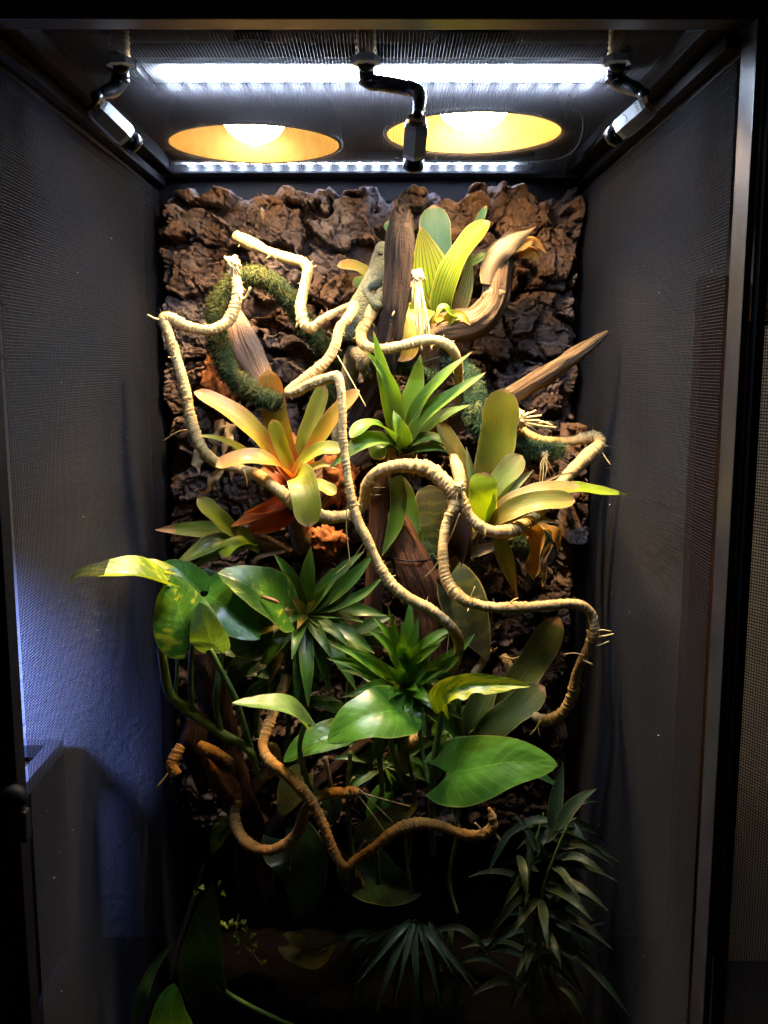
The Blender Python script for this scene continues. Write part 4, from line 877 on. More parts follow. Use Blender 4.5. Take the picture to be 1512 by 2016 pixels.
strap(p, [(578, 1000, .42), (555, 1020, .415), (525, 1035, .41), (480, 1045, .41)], 40, 'b2r', -.2, .3, 'point')
strap(p, [(570, 980, .43), (545, 950, .43), (510, 925, .44)], 34, 'b2r', .1, .3)
for k, (x, y, w) in enumerate(((560, 920, 44), (588, 915, 40), (575, 925, 46), (598, 930, 30))):
    strap(p, [(582, 1010, .425), (580, 970, .40+.01*k), (x, y, .395+.01*k)], w, 'b2d', .5*(k-1), .6, 'point', basew=1)
strap(p, [(585, 950, .43), (560, 880, .435), (545, 840, .44), (520, 800, .445)], 22, 'b2g', .4, .5, 'point')
strap(p, [(582, 955, .40), (610, 925, .385), (640, 915, .375), (668, 925, .37)], 20, 'b2', .3, .5, 'point', a=.7, b=.8)
strap(p, [(590, 990, .42), (560, 985, .405), (520, 1000, .395), (478, 1012, .39)], 26, 'b2r', -.5, .45, 'point')
strap(p, [(588, 985, .42), (605, 1000, .41), (612, 1030, .405), (600, 1062, .405)], 22, 'b2r', .5, .5, 'point')
stalk(p, [(582, 1000, .43), (588, 1040, .44), (600, 1075, .46)], 22, 'stem_b')
# ---- small fresh green bromeliad, centre
p = thing('bromeliad', 'fresh green bromeliad with pointed glossy leaves below the chameleon', 'bromeliad', at(790, 900, .43), 'bromeliads')
b0 = (785, 880, .42)
strap(p, [b0, (768, 800, .40), (752, 730, .375), (735, 652, .36)], 36, 'b3', .15, .3, 'point')
strap(p, [(788, 875, .41), (780, 800, .39), (760, 740, .372), (718, 688, .365)], 28, 'b3', -.3, .45, 'point')
strap(p, [(795, 870, .42), (805, 810, .42), (817, 760, .42), (828, 698, .42)], 44, 'b3', .2, .25, 'point')
strap(p, [(790, 860, .41), (786, 800, .405), (783, 753, .40)], 22, 'b3', 0, .4, 'point')
strap(p, [(798, 870, .41), (825, 800, .39), (870, 745, .375), (930, 692, .365)], 38, 'b3', -.5, .3, 'point')
strap(p, [(800, 872, .40), (840, 815, .38), (895, 775, .365), (957, 733, .355)], 38, 'b3', -.3, .3, 'point')
strap(p, [(798, 878, .40), (825, 835, .385), (855, 808, .375), (888, 795, .37)], 28, 'b3', -.2, .4, 'point')
strap(p, [(800, 885, .41), (840, 842, .40), (875, 818, .395), (925, 797, .39)], 38, 'b3d', -.4, .25, 'point')
strap(p, [(795, 890, .40), (790, 855, .375), (782, 830, .368), (775, 808, .372)], 36, 'b3', .1, .45, 'point')
strap(p, [(785, 885, .405), (760, 845, .375), (725, 835, .36), (690, 862, .35)], 40, 'b3', .1, .25, 'strap', a=.5, b=1.0)
strap(p, [(785, 888, .40), (755, 865, .37), (715, 870, .352), (648, 922, .345)], 44, 'b3', -.1, .2, 'point', a=.7, b=.9)
strap(p, [(795, 890, .40), (825, 866, .385), (855, 862, .38), (885, 880, .378)], 32, 'b3d', .1, .3, 'point', a=.6, b=.9)
strap(p, [(792, 895, .40), (825, 885, .385), (860, 882, .38), (892, 895, .378)], 28, 'b3d', .1, .3, 'point', a=.6, b=.9)
strap(p, [(785, 890, .40), (768, 872, .385), (745, 880, .375), (750, 905, .372)], 36, 'b3d', .1, .3)
for k, (x, y) in enumerate(((770, 850), (800, 845), (785, 850))):
    strap(p, [(790, 935, .425), (788, 900, .405+.01*k), (x, y, .40+.012*k)], 46, 'b4d', .5*(k-1), .6, 'point', basew=1)
strap(p, [(778, 935, .43), (786, 985, .425), (778, 1035, .42), (752, 1095, .415)], 36, 'b3d', .2, .3, 'point', label='long purplish leaf hanging down')
strap(p, [(788, 938, .435), (800, 975, .43), (812, 1010, .428), (824, 1052, .425)], 32, 'b3d', -.2, .2, 'lance', label='spotted leaf hanging down')
# ---- right khaki bromeliad
p = thing('bromeliad', 'khaki lime bromeliad with broad blunt leaves on the right', 'bromeliad', at(905, 1095, .40), 'bromeliads')
strap(p, [(945, 1010, .385), (962, 940, .39), (978, 870, .39), (990, 765, .39)], 72, 'b4', .1, .18, basew=.62)
strap(p, [(935, 1015, .375), (920, 950, .375), (895, 890, .375), (862, 832, .375)], 40, 'b4o', .3, .3)
strap(p, [(925, 1020, .365), (912, 960, .36), (895, 910, .358), (872, 855, .36)], 30, 'b4o', .7, .4, 'point')
strap(p, [(955, 1020, .38), (975, 970, .38), (998, 935, .38), (1028, 897, .38)], 52, 'b4g', -.2, .3)
strap(p, [(950, 1040, .345), (950, 1000, .325), (950, 965, .318), (955, 930, .322)], 58, 'b4l', .15, .15, basew=.75, label='bright lime centre leaf with a brown scar')
strap(p, [(955, 1045, .345), (962, 1010, .325), (970, 985, .32), (975, 955, .325)], 26, 'b4l', 1.0, .3, 'point')
strap(p, [(955, 1030, .36), (1000, 990, .335), (1060, 968, .33), (1140, 958, .335)], 42, 'b4o', -.2, .3, a=.7, b=.8)
strap(p, [(1080, 975, .35), (1130, 962, .35), (1180, 968, .35), (1240, 974, .35)], 32, 'b4l', -.1, .35, 'point', a=.7, b=.8, label='bright green leaf with a frayed brown tip')
strap(p, [(950, 1050, .345), (995, 1012, .315), (1050, 990, .305), (1132, 985, .305)], 44, 'b4', .1, .3, a=.8, b=.7)
strap(p, [(965, 1040, .37), (1020, 990, .37), (1080, 945, .375), (1140, 925, .38)], 8, 'papery', 0, .4, 'point')
strap(p, [(955, 1030, .375), (985, 990, .37), (1015, 955, .368), (1050, 925, .37)], 24, 'b4g', .3, .5, 'point')
strap(p, [(940, 1020, .37), (935, 960, .372), (925, 915, .375), (918, 880, .38)], 22, 'b4g', -.4, .5, 'point')
strap(p, [(960, 1045, .35), (1010, 1028, .335), (1055, 1022, .33), (1100, 1030, .33)], 26, 'b4o', .4, .5, 'point', a=.7, b=.8)
for k, (x, y, w) in enumerate(((918, 985, 60), (950, 985, 60), (972, 1000, 50), (935, 975, 60))):
    strap(p, [(902, 1098, .40), (912, 1050, .37+.012*k), (x, y, .36+.012*k)], w, 'b4d', .45*(k-1.5), .55, 'point', basew=.9)
strap(p, [(905, 1100, .40), (940, 1085, .385), (985, 1075, .38), (1005, 1080, .38)], 22, 'papery', .3, .4, 'point')
strap(p, [(980, 1040, .35), (990, 1085, .34), (1003, 1125, .34), (1017, 1172, .34)], 34, 'b1y', .2, .25, 'lance', label='yellowing leaf with dark stripe hanging down')
stalk(p, [(900, 1090, .40), (885, 1115, .41), (870, 1140, .43), (845, 1180, .45)], 12, 'stem_b')
dl = thing('dried_leaf', 'crumpled dried orange leaf hanging below the right bromeliad', 'dried leaf', at(1050, 1035, .37))
strap(dl, [(1000, 1050, .375), (1030, 1038, .365), (1055, 1050, .36), (1058, 1095, .362), (1050, 1142, .365)], 36, 'dryleaf', .3, .5, wave=.35, twist=.8)
strap(dl, [(1035, 1040, .37), (1065, 1038, .368), (1090, 1058, .37), (1098, 1085, .372)], 34, 'dryleaf', -.3, .5, wave=.35, twist=-.6)
strap(dl, [(1085, 1070, .385), (1070, 1105, .39), (1074, 1140, .392), (1068, 1155, .394)], 14, 'papery', 0, .5, wave=.3, twist=1.2)
dl = thing('dried_leaf', 'torn papery sheath peeling from the top of the curved driftwood', 'dried leaf', at(1000, 480, .46))
strap(dl, [(962, 560, .450), (970, 520, .447), (995, 485, .444), (1050, 450, .442)], 40, 'papery', .3, -.55, 'point', wave=.15)
strap(dl, [(998, 500, .452), (1025, 474, .45), (1052, 468, .452), (1078, 500, .458)], 30, 'dryleaf', -.2, -.6, 'lance', wave=.15)
strap(dl, [(1000, 492, .462), (1030, 488, .464), (1055, 500, .466), (1060, 520, .468)], 34, 'dryleaf', .2, -.6, 'lance', wave=.15)
strap(dl, [(990, 500, .446), (1015, 470, .444), (1040, 455, .443), (1056, 446, .443)], 12, 'papery', .5, -.4, 'point', wave=.2)
strap(dl, [(950, 580, .455), (975, 568, .448), (995, 575, .452)], 18, 'papery', 0, -.6, wave=.2)
dl = thing('dried_leaf', 'shrivelled grey brown leaves hanging behind the orange bromeliad', 'dried leaf', at(430, 860, .46))
for q in ([(440, 825, .47), (430, 860, .46), (425, 900, .46)], [(445, 830, .475), (448, 860, .465), (440, 895, .46)], [(400, 880, .47), (385, 905, .465), (392, 935, .46)], [(455, 880, .47), (470, 905, .465), (455, 945, .46)], [(440, 925, .46), (420, 940, .455), (405, 965, .45), (385, 965, .45)]):
    strap(dl, q, random.uniform(16, 26), 'papery', random.uniform(-.8, .8), 1.0, 'lance', wave=.9, twist=random.uniform(-2.2, 2.2))
dl = thing('dried_leaf', 'bent pale dry blade under the small left bromeliad', 'dried leaf', at(505, 1115, .40))
strap(dl, [(560, 1085, .41), (530, 1092, .405), (506, 1100, .40), (503, 1120, .40)], 9, 'papery', 0, .4)
dl = thing('dried_leaf', 'small curled brown leaf behind the lower right vine', 'dried leaf', at(1000, 1300, .44))
strap(dl, [(890, 1395, .36), (905, 1410, .355), (920, 1400, .352), (910, 1432, .35)], 22, 'papery', .3, .6, wave=.4, twist=1)
# ---- small olive bromeliad, lower left
p = thing('bromeliad', 'small olive bromeliad with one brown tipped leaf at the left', 'bromeliad', at(505, 1080, .42), 'bromeliads')
strap(p, [(478, 1062, .41), (445, 1035, .395), (418, 1010, .385), (388, 982, .38)], 38, 'b5', .3, .35)
strap(p, [(475, 1062, .415), (430, 1046, .41), (375, 1042, .405), (305, 1043, .40)], 34, 'b5o', -.2, .3, 'point')
strap(p, [(480, 1065, .405), (430, 1068, .38), (385, 1090, .365), (338, 1120, .355)], 44, 'b5', -.2, .35, 'lance', a=.6, b=.9)
strap(p, [(490, 1075, .405), (450, 1085, .385), (410, 1100, .375), (372, 1128, .37)], 36, 'b5', .1, .3, 'lance', a=.7, b=.8)
strap(p, [(500, 1072, .40), (475, 1068, .38), (452, 1078, .37), (438, 1098, .365)], 34, 'b4l', .1, .35, a=.7, b=.8)
strap(p, [(510, 1085, .41), (490, 1070, .40), (478, 1050, .40), (475, 1035, .40)], 26, 'b5', .2, .5)
# ---- dark leaves low on the right
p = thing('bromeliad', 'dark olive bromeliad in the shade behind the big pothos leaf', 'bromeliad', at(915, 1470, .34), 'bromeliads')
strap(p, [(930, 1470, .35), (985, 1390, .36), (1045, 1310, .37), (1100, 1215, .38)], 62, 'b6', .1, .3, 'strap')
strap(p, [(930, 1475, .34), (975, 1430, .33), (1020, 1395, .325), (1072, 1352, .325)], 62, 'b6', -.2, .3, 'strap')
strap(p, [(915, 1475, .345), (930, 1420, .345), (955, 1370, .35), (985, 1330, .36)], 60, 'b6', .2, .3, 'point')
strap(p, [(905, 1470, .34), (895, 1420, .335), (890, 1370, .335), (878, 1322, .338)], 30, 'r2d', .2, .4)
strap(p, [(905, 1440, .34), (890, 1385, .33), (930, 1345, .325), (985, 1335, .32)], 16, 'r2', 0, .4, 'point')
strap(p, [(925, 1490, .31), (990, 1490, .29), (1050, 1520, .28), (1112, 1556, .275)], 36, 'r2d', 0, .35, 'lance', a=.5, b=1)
p = thing('broad_leaf_plant', 'broad dark leaf with pale bands hanging behind the right vine', 'plant', at(890, 1110, .44))
strap(p, [(885, 1105, .44), (905, 1165, .425), (930, 1230, .415), (962, 1300, .41)], 96, 'bd', .1, .12, 'lance')
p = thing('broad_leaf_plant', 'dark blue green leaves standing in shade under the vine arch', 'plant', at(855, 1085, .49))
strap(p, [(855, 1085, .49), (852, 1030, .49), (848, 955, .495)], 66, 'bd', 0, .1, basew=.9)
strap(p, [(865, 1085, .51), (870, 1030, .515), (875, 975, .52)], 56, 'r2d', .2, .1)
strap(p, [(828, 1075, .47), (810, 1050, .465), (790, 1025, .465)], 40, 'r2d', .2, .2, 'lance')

# ---- rosettes of narrow leaves
def rosette(p, c, Y, tips, bow=.18):
    for (tx, ty, w, dY, m, *o) in tips:
        bx, by = (c[0]+(tx-c[0])*.06, c[1]+(ty-c[1])*.05+(o[1] if len(o) > 1 else 0))
        L = math.hypot(tx-bx, ty-by); bend = o[0] if o else 0
        nxp, nyp = -(ty-by)/max(L, 1), (tx-bx)/max(L, 1)
        up = bow*L*.35 if ty > by-20 else 0
        p1 = (bx+(tx-bx)*.33+nxp*bend*.8, by+(ty-by)*.33+nyp*bend*.8-up*.9, Y+dY*.35-.004)
        p2 = (bx+(tx-bx)*.68+nxp*bend, by+(ty-by)*.68+nyp*bend-up, Y+dY*.75-.004)
        strap(p, [(bx, by, Y), p1, p2, (tx, ty, Y+dY)], w, m, random.uniform(-.35, .35), .32, 'lance' if random.random() < .6 else 'point', a=1, b=.6, nv=18, nu=7)
p = thing('rosette_plant', 'dark green rosette of narrow leaves in front of the pothos', 'plant', at(600, 1260, .39), 'narrow leaved rosettes')
rosette(p, (600, 1215), .392, [(600+(95+random.uniform(-25, 25))*math.cos(q), 1215+(110+random.uniform(-30, 30))*math.sin(q), random.uniform(24, 34), random.uniform(-.02, .02), random.choice(('r1', 'r2d', 'r2d'))) for q in np.linspace(-1.0, 3.9, 20)])
rosette(p, (600, 1208), .375, [(539, 1090, 30, -.02, 'r1', 8), (612, 1076, 34, .0, 'r1'), (680, 1122, 28, .0, 'r1', -6), (718, 1084, 30, .01, 'r1', -6), (738, 1086, 34, -.01, 'r1', 8), (757, 1133, 26, -.02, 'r1', 14),
    (506, 1252, 34, -.04, 'r1y', 0), (478, 1273, 34, -.03, 'r1', 0), (505, 1333, 34, -.05, 'r1', 0), (575, 1298, 28, -.07, 'r1'), (584, 1392, 30, -.05, 'r1'), (607, 1392, 32, -.06, 'r1'), (652, 1374, 26, -.03, 'r1'), (702, 1360, 32, -.05, 'r1'), (654, 1298, 26, -.05, 'r1'),
    (760, 1212, 32, .0, 'r1'), (738, 1287, 34, -.03, 'r1'), (526, 1356, 24, -.01, 'r1y'), (690, 1185, 26, .0, 'r1'), (715, 1225, 28, -.01, 'r1'), (560, 1160, 20, .0, 'r1'), (650, 1150, 22, -.02, 'r1'), (560, 1340, 26, .0, 'r1'), (630, 1345, 28, .0, 'r1'), (530, 1300, 26, .0, 'r1'),
    (575, 1175, 24, -.03, 'r1y'), (585, 1238, 22, -.05, 'r1y'), (622, 1180, 20, -.03, 'r1y'), (690, 1275, 26, -.04, 'r1'), (560, 1230, 22, -.05, 'r1')])
stalk(p, [(600, 1208, .375), (600, 1260, .39), (598, 1330, .41)], 10, 'stem')
p = thing('rosette_plant', 'bright green tall rosette with a lime heart low in the centre', 'plant', at(795, 1400, .31), 'narrow leaved rosettes')
rosette(p, (797, 1365), .33, [(797+(110+random.uniform(-30, 25))*math.cos(q), 1365+(85+random.uniform(-25, 45))*math.sin(q), random.uniform(24, 36), random.uniform(-.03, .02), random.choice(('r2', 'r2d', 'r2d'))) for q in np.linspace(-.9, 4.0, 22)])
rosette(p, (800, 1310), .305, [(763, 1190, 16, -.01, 'r2', 0, 20), (808, 1181, 26, .01, 'r2', 0, 10), (823, 1216, 22, .0, 'r2', 0, 10), (735, 1216, 24, -.01, 'r2', 6), (722, 1239, 24, -.02, 'r2', 6), (902, 1236, 26, .0, 'r2', -12), (882, 1250, 16, -.01, 'r2', 0), (868, 1267, 24, -.02, 'r2', 0), (790, 1234, 20, -.02, 'r2'), (778, 1250, 24, -.03, 'r2'), (835, 1255, 18, -.02, 'r2'), (812, 1262, 18, -.03, 'r2'), (850, 1262, 20, .0, 'r2')])
rosette(p, (797, 1352), .315, [(935, 1248, 34, -.02, 'r2', 8), (918, 1277, 32, -.03, 'r2', 8), (874, 1318, 26, -.03, 'r2'), (650, 1268, 30, -.03, 'r2', 8), (643, 1296, 32, -.03, 'r2', 8), (690, 1280, 24, -.04, 'r2'), (665, 1316, 28, -.02, 'r2d', 6), (695, 1364, 32, -.05, 'r2'), (765, 1376, 26, -.06, 'r2'), (828, 1362, 22, -.06, 'r2'), (856, 1386, 30, -.05, 'r2'), (868, 1405, 28, -.04, 'r2d'),
    (838, 1450, 30, -.05, 'r2d'), (775, 1465, 34, -.03, 'r2d'), (808, 1425, 28, -.05, 'r2'), (905, 1460, 30, -.02, 'r2d'), (750, 1300, 22, -.05, 'r2'), (785, 1300, 24, -.05, 'r2'), (880, 1350, 28, -.01, 'r2d'), (725, 1340, 26, -.02, 'r2d'), (840, 1320, 28, -.03, 'r2'), (700, 1430, 30, -.01, 'r2d'), (745, 1500, 30, .0, 'r2d'), (722, 1525, 24, .0, 'r2d'), (710, 1390, 26, -.02, 'r2d'), (880, 1430, 30, -.01, 'r2d')], .2)
rosette(p, (800, 1335), .31, [(790, 1225, 26, .0, 'r2', 3), (815, 1235, 26, .0, 'r2', -3), (775, 1285, 26, -.02, 'r2'), (830, 1290, 26, -.02, 'r2'), (760, 1275, 22, -.01, 'r2'), (848, 1280, 22, -.01, 'r2')], .2)
stalk(p, [(800, 1290, .31), (798, 1350, .315), (795, 1420, .325), (792, 1520, .34)], 14, 'stem_y')

p = thing('rosette_plant', 'dark leafy growth filling the shade behind the two rosettes', 'plant', at(690, 1460, .40), 'narrow leaved rosettes')
for cx_, cy_, Y_, n_ in ((560, 1330, .40, 12), (690, 1400, .385, 16), (680, 1250, .41, 12), (880, 1440, .36, 12), (760, 1500, .37, 12), (500, 1290, .40, 8)):
    rosette(p, (cx_, cy_), Y_, [(cx_+random.uniform(60, 120)*math.cos(q), cy_+random.uniform(50, 110)*math.sin(q), random.uniform(22, 34), random.uniform(-.03, .02), random.choice(('r1', 'r2d', 'r2d', 'r2'))) for q in np.linspace(-.6, 3.7, n_)+random.uniform(-.3, .3)])
    stalk(p, [(cx_, cy_, Y_), (cx_+8, cy_+70, Y_+.015), (cx_+4, cy_+160, Y_+.03)], 6, 'stem')
# ---- pothos
p = thing('pothos', 'yellow variegated pothos at the left with long green stems', 'pothos', at(490, 1476, .33), 'pothos plants')
heart(p, [(328, 1150, .285), (270, 1134, .262), (205, 1132, .245), (160, 1135, .235), (134, 1150, .23)], 100, 'po_y', .25, .45, a=.8, b=1.2, lobe=.10, label='long lime leaf pointing left')
heart(p, [(328, 1122, .31), (290, 1115, .30), (232, 1112, .29)], 40, 'po_y', .3, .3, a=.8, b=.8, label='yellow leaf behind the lime one')
heart(p, [(380, 1262, .262), (362, 1228, .264), (350, 1190, .278), (338, 1132, .30)], 132, 'po_v', -.05, .16, a=1, b=.35, curl=.15, lobe=.16, label='broad leaf with yellow lower edge')
heart(p, [(420, 1276, .262), (412, 1250, .255), (402, 1222, .255), (392, 1186, .262)], 84, 'po_p', -.3, .25, a=1, b=.3, curl=.1, lobe=.12, label='small paler leaf seen from below')
heart(p, [(408, 1172, .325), (440, 1192, .305), (470, 1222, .295), (512, 1258, .288)], 122, 'po_g', .1, .2, a=.9, b=.8, label='green leaf with wet highlight')
heart(p, [(560, 1200, .335), (520, 1170, .318), (480, 1148, .31), (428, 1128, .305)], 128, 'po_v', .25, .22, a=.9, b=.7, label='green and yellow leaf carrying a brown pellet')
heart(p, [(395, 1165, .33), (370, 1140, .325), (345, 1120, .325), (318, 1108, .33)], 70, 'po_g', .2, .2)
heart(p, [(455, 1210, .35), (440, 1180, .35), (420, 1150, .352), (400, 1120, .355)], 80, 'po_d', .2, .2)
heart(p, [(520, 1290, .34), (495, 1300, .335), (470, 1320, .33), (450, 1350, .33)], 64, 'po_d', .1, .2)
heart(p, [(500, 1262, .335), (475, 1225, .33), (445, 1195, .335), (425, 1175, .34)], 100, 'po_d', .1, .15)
stalk(p, [(330, 1200, .30, 6), (318, 1262, .285, 8), (322, 1310, .29, 9), (335, 1365, .30, 10), (375, 1404, .31, 10), (431, 1441, .32, 10), (490, 1477, .33, 9), (505, 1520, .35, 8)], 9, 'stem_y')
stalk(p, [(380, 1262, .266), (375, 1330, .29), (379, 1402, .31)], 6, 'stem')
stalk(p, [(446, 1235, .30), (428, 1350, .295), (426, 1390, .31), (434, 1438, .32)], 6.5, 'stem')
stalk(p, [(412, 1278, .265), (440, 1330, .28), (464, 1378, .295), (492, 1468, .33)], 6.5, 'stem')
stalk(p, [(332, 1152, .29), (345, 1200, .31), (350, 1290, .32), (345, 1375, .31)], 4, 'stem')
pel = thing('pellet', 'small brown pellet lying on the variegated pothos leaf', 'pellet', at(531, 1180, .300))
tube('body', pxr([(515, 1175, .303, 3), (522, 1177, .301, 4), (540, 1183, .300, 4.2), (549, 1187, .300, 2.5)]), M['grub'], pel, 10, .001)
p = thing('pothos', 'green pothos low in the centre with a damaged glossy leaf', 'pothos', at(600, 1520, .28), 'pothos plants')
heart(p, [(600, 1428, .255), (570, 1402, .24), (520, 1390, .232), (457, 1384, .23)], 92, 'po_p', .55, .32, a=.8, b=.9, lobe=.30, label='pale arrow shaped leaf')
heart(p, [(792, 1398, .265), (755, 1402, .242), (700, 1420, .228), (645, 1462, .222)], 124, 'po_g', .1, .18, a=1, b=.7, curl=.15, label='glossy leaf with a yellow torn patch')
heart(p, [(672, 1445, .30), (635, 1455, .29), (595, 1472, .285), (558, 1500, .28)], 74, 'po_g', .1, .25, a=.8, b=.8)
heart(p, [(594, 1528, .33), (578, 1550, .325), (566, 1575, .322), (553, 1605, .32)], 66, 'po_dy', 0, .2)
stalk(p, [(600, 1425, .26), (590, 1470, .27), (600, 1520, .285), (625, 1600, .31)], 6)
stalk(p, [(792, 1400, .268), (770, 1450, .28), (790, 1540, .30)], 6)
stalk(p, [(640, 1600, .33, 6), (645, 1660, .34, 8), (690, 1700, .35, 8), (720, 1760, .36, 8)], 7, 'stem_b')
p = thing('pothos', 'green pothos with two large leaves at the lower right', 'pothos', at(850, 1560, .27), 'pothos plants')
heart(p, [(872, 1402, .245), (876, 1370, .232), (920, 1352, .225), (980, 1348, .222), (1045, 1351, .22)], 58, 'po_y', .35, .35, a=.8, b=.8, lobe=.05, nibble=.35, label='leaf curving over to the right with a nibbled edge')
heart(p, [(880, 1524, .232), (930, 1514, .215), (1010, 1500, .208), (1098, 1506, .205)], 142, 'po_g', -.05, .15, a=1, b=.55, curl=.12, lobe=.24, label='very large smooth leaf pointing right')
stalk(p, [(872, 1400, .246, 6.5), (864, 1440, .25, 7), (855, 1500, .255, 7.5), (850, 1570, .27, 8), (852, 1680, .30, 8)], 7, 'stem')
stalk(p, [(825, 1425, .30), (832, 1480, .29), (845, 1545, .275)], 5, 'stem')
stalk(p, [(885, 1522, .24), (870, 1545, .255), (855, 1580, .27)], 6, 'stem')
for q in ([(690, 1480, .31), (684, 1560, .32), (690, 1650, .33), (700, 1730, .34)], [(745, 1475, .32), (752, 1560, .33), (740, 1640, .33), (745, 1740, .34)], [(640, 1490, .33), (655, 1570, .33), (650, 1640, .335)], [(800, 1480, .32), (815, 1560, .32), (800, 1660, .33), (810, 1760, .33)], [(905, 1560, .30), (900, 1640, .31), (885, 1740, .32), (900, 1800, .32)]):
    stalk(p, q, random.uniform(4, 7), random.choice(('stem', 'stem_y', 'stem_b')))
heart(p, [(760, 1560, .33), (740, 1590, .325), (725, 1620, .32)], 50, 'po_g', .2, .2)
heart(p, [(640, 1560, .34), (652, 1590, .335), (648, 1630, .33)], 56, 'po_d', .1, .2)
p = thing('pothos', 'yellowing veined pothos leaf behind the lowest vine', 'pothos', at(720, 1660, .30), 'pothos plants')
heart(p, [(722, 1655, .31), (750, 1628, .305), (785, 1605, .30), (822, 1585, .30)], 66, 'po_dy', .1, .2)
stalk(p, [(722, 1655, .31), (700, 1690, .32), (690, 1760, .34)], 5, 'stem_b')
p = thing('pothos', 'small drooping pothos leaf left of the U shaped vine', 'pothos', at(460, 1640, .37), 'pothos plants')
heart(p, [(452, 1622, .365), (438, 1635, .36), (428, 1655, .357), (418, 1680, .355)], 42, 'po_y', .2, .3)
stalk(p, [(452, 1622, .366), (466, 1612, .37), (480, 1640, .39)], 3)
p = thing('pothos', 'dark pothos with large shaded leaves at the bottom left corner', 'pothos', at(420, 2000, .25), 'pothos plants')
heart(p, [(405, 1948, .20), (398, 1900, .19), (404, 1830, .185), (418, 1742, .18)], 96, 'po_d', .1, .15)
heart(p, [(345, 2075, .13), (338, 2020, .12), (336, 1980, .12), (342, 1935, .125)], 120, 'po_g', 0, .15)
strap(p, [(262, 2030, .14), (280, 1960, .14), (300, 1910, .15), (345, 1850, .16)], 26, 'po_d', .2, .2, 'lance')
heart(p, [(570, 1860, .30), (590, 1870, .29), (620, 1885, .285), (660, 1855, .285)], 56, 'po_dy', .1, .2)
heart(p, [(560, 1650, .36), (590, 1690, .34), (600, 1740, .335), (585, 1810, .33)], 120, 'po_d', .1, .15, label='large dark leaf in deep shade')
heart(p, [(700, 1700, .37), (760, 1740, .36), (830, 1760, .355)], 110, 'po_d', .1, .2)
stalk(p, [(425, 1940, .20), (470, 1970, .22), (540, 2005, .25), (600, 2030, .28)], 6)
# ---- palm and grassy plants at the bottom right
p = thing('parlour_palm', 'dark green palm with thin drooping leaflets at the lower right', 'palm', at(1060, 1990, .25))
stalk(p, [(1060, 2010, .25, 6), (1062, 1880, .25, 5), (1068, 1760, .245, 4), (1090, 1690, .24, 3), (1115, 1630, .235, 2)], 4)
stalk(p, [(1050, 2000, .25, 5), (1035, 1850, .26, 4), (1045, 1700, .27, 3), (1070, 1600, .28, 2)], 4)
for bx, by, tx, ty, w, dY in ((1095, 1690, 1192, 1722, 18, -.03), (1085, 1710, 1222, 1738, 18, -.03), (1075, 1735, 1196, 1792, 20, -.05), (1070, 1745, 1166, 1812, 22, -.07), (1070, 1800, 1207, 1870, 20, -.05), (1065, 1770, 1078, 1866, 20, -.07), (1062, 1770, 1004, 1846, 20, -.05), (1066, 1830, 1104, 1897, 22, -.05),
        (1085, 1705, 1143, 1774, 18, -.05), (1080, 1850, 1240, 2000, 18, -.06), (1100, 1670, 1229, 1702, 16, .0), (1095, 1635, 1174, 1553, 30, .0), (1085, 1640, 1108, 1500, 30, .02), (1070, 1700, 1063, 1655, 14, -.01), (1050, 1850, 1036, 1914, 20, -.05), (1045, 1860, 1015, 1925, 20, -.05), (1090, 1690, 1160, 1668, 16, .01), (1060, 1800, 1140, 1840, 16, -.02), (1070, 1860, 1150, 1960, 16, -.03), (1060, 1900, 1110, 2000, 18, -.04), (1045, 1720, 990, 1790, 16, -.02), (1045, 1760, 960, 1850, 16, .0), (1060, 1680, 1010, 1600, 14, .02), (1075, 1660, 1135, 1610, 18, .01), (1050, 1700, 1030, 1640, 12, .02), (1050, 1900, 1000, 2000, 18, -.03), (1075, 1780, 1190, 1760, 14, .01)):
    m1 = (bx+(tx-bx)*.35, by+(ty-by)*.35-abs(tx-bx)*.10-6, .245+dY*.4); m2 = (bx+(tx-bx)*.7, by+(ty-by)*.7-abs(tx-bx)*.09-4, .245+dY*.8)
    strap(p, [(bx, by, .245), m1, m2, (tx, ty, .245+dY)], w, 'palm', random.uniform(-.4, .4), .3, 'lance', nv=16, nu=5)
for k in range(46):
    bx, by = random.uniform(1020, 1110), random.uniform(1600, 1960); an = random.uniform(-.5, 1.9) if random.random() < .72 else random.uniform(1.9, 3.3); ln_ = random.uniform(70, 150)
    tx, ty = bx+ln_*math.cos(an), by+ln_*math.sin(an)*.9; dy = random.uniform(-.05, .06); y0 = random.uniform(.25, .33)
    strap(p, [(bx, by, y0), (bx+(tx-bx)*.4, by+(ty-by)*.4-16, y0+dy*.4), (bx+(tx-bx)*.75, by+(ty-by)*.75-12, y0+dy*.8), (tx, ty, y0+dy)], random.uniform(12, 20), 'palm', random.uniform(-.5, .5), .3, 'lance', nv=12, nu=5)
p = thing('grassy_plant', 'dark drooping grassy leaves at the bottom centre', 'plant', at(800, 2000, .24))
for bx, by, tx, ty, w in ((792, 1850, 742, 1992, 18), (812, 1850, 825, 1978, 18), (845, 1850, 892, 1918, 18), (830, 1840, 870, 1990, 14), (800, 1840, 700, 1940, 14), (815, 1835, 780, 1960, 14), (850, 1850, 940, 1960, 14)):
    strap(p, [(815, 1870, .26), ((bx+815)/2, by-25, .235), (bx*.5+tx*.5, by*.5+ty*.5-12, .205), (tx, ty, .195)], w, 'palm', 0, .3, 'lance', nv=16, nu=5)
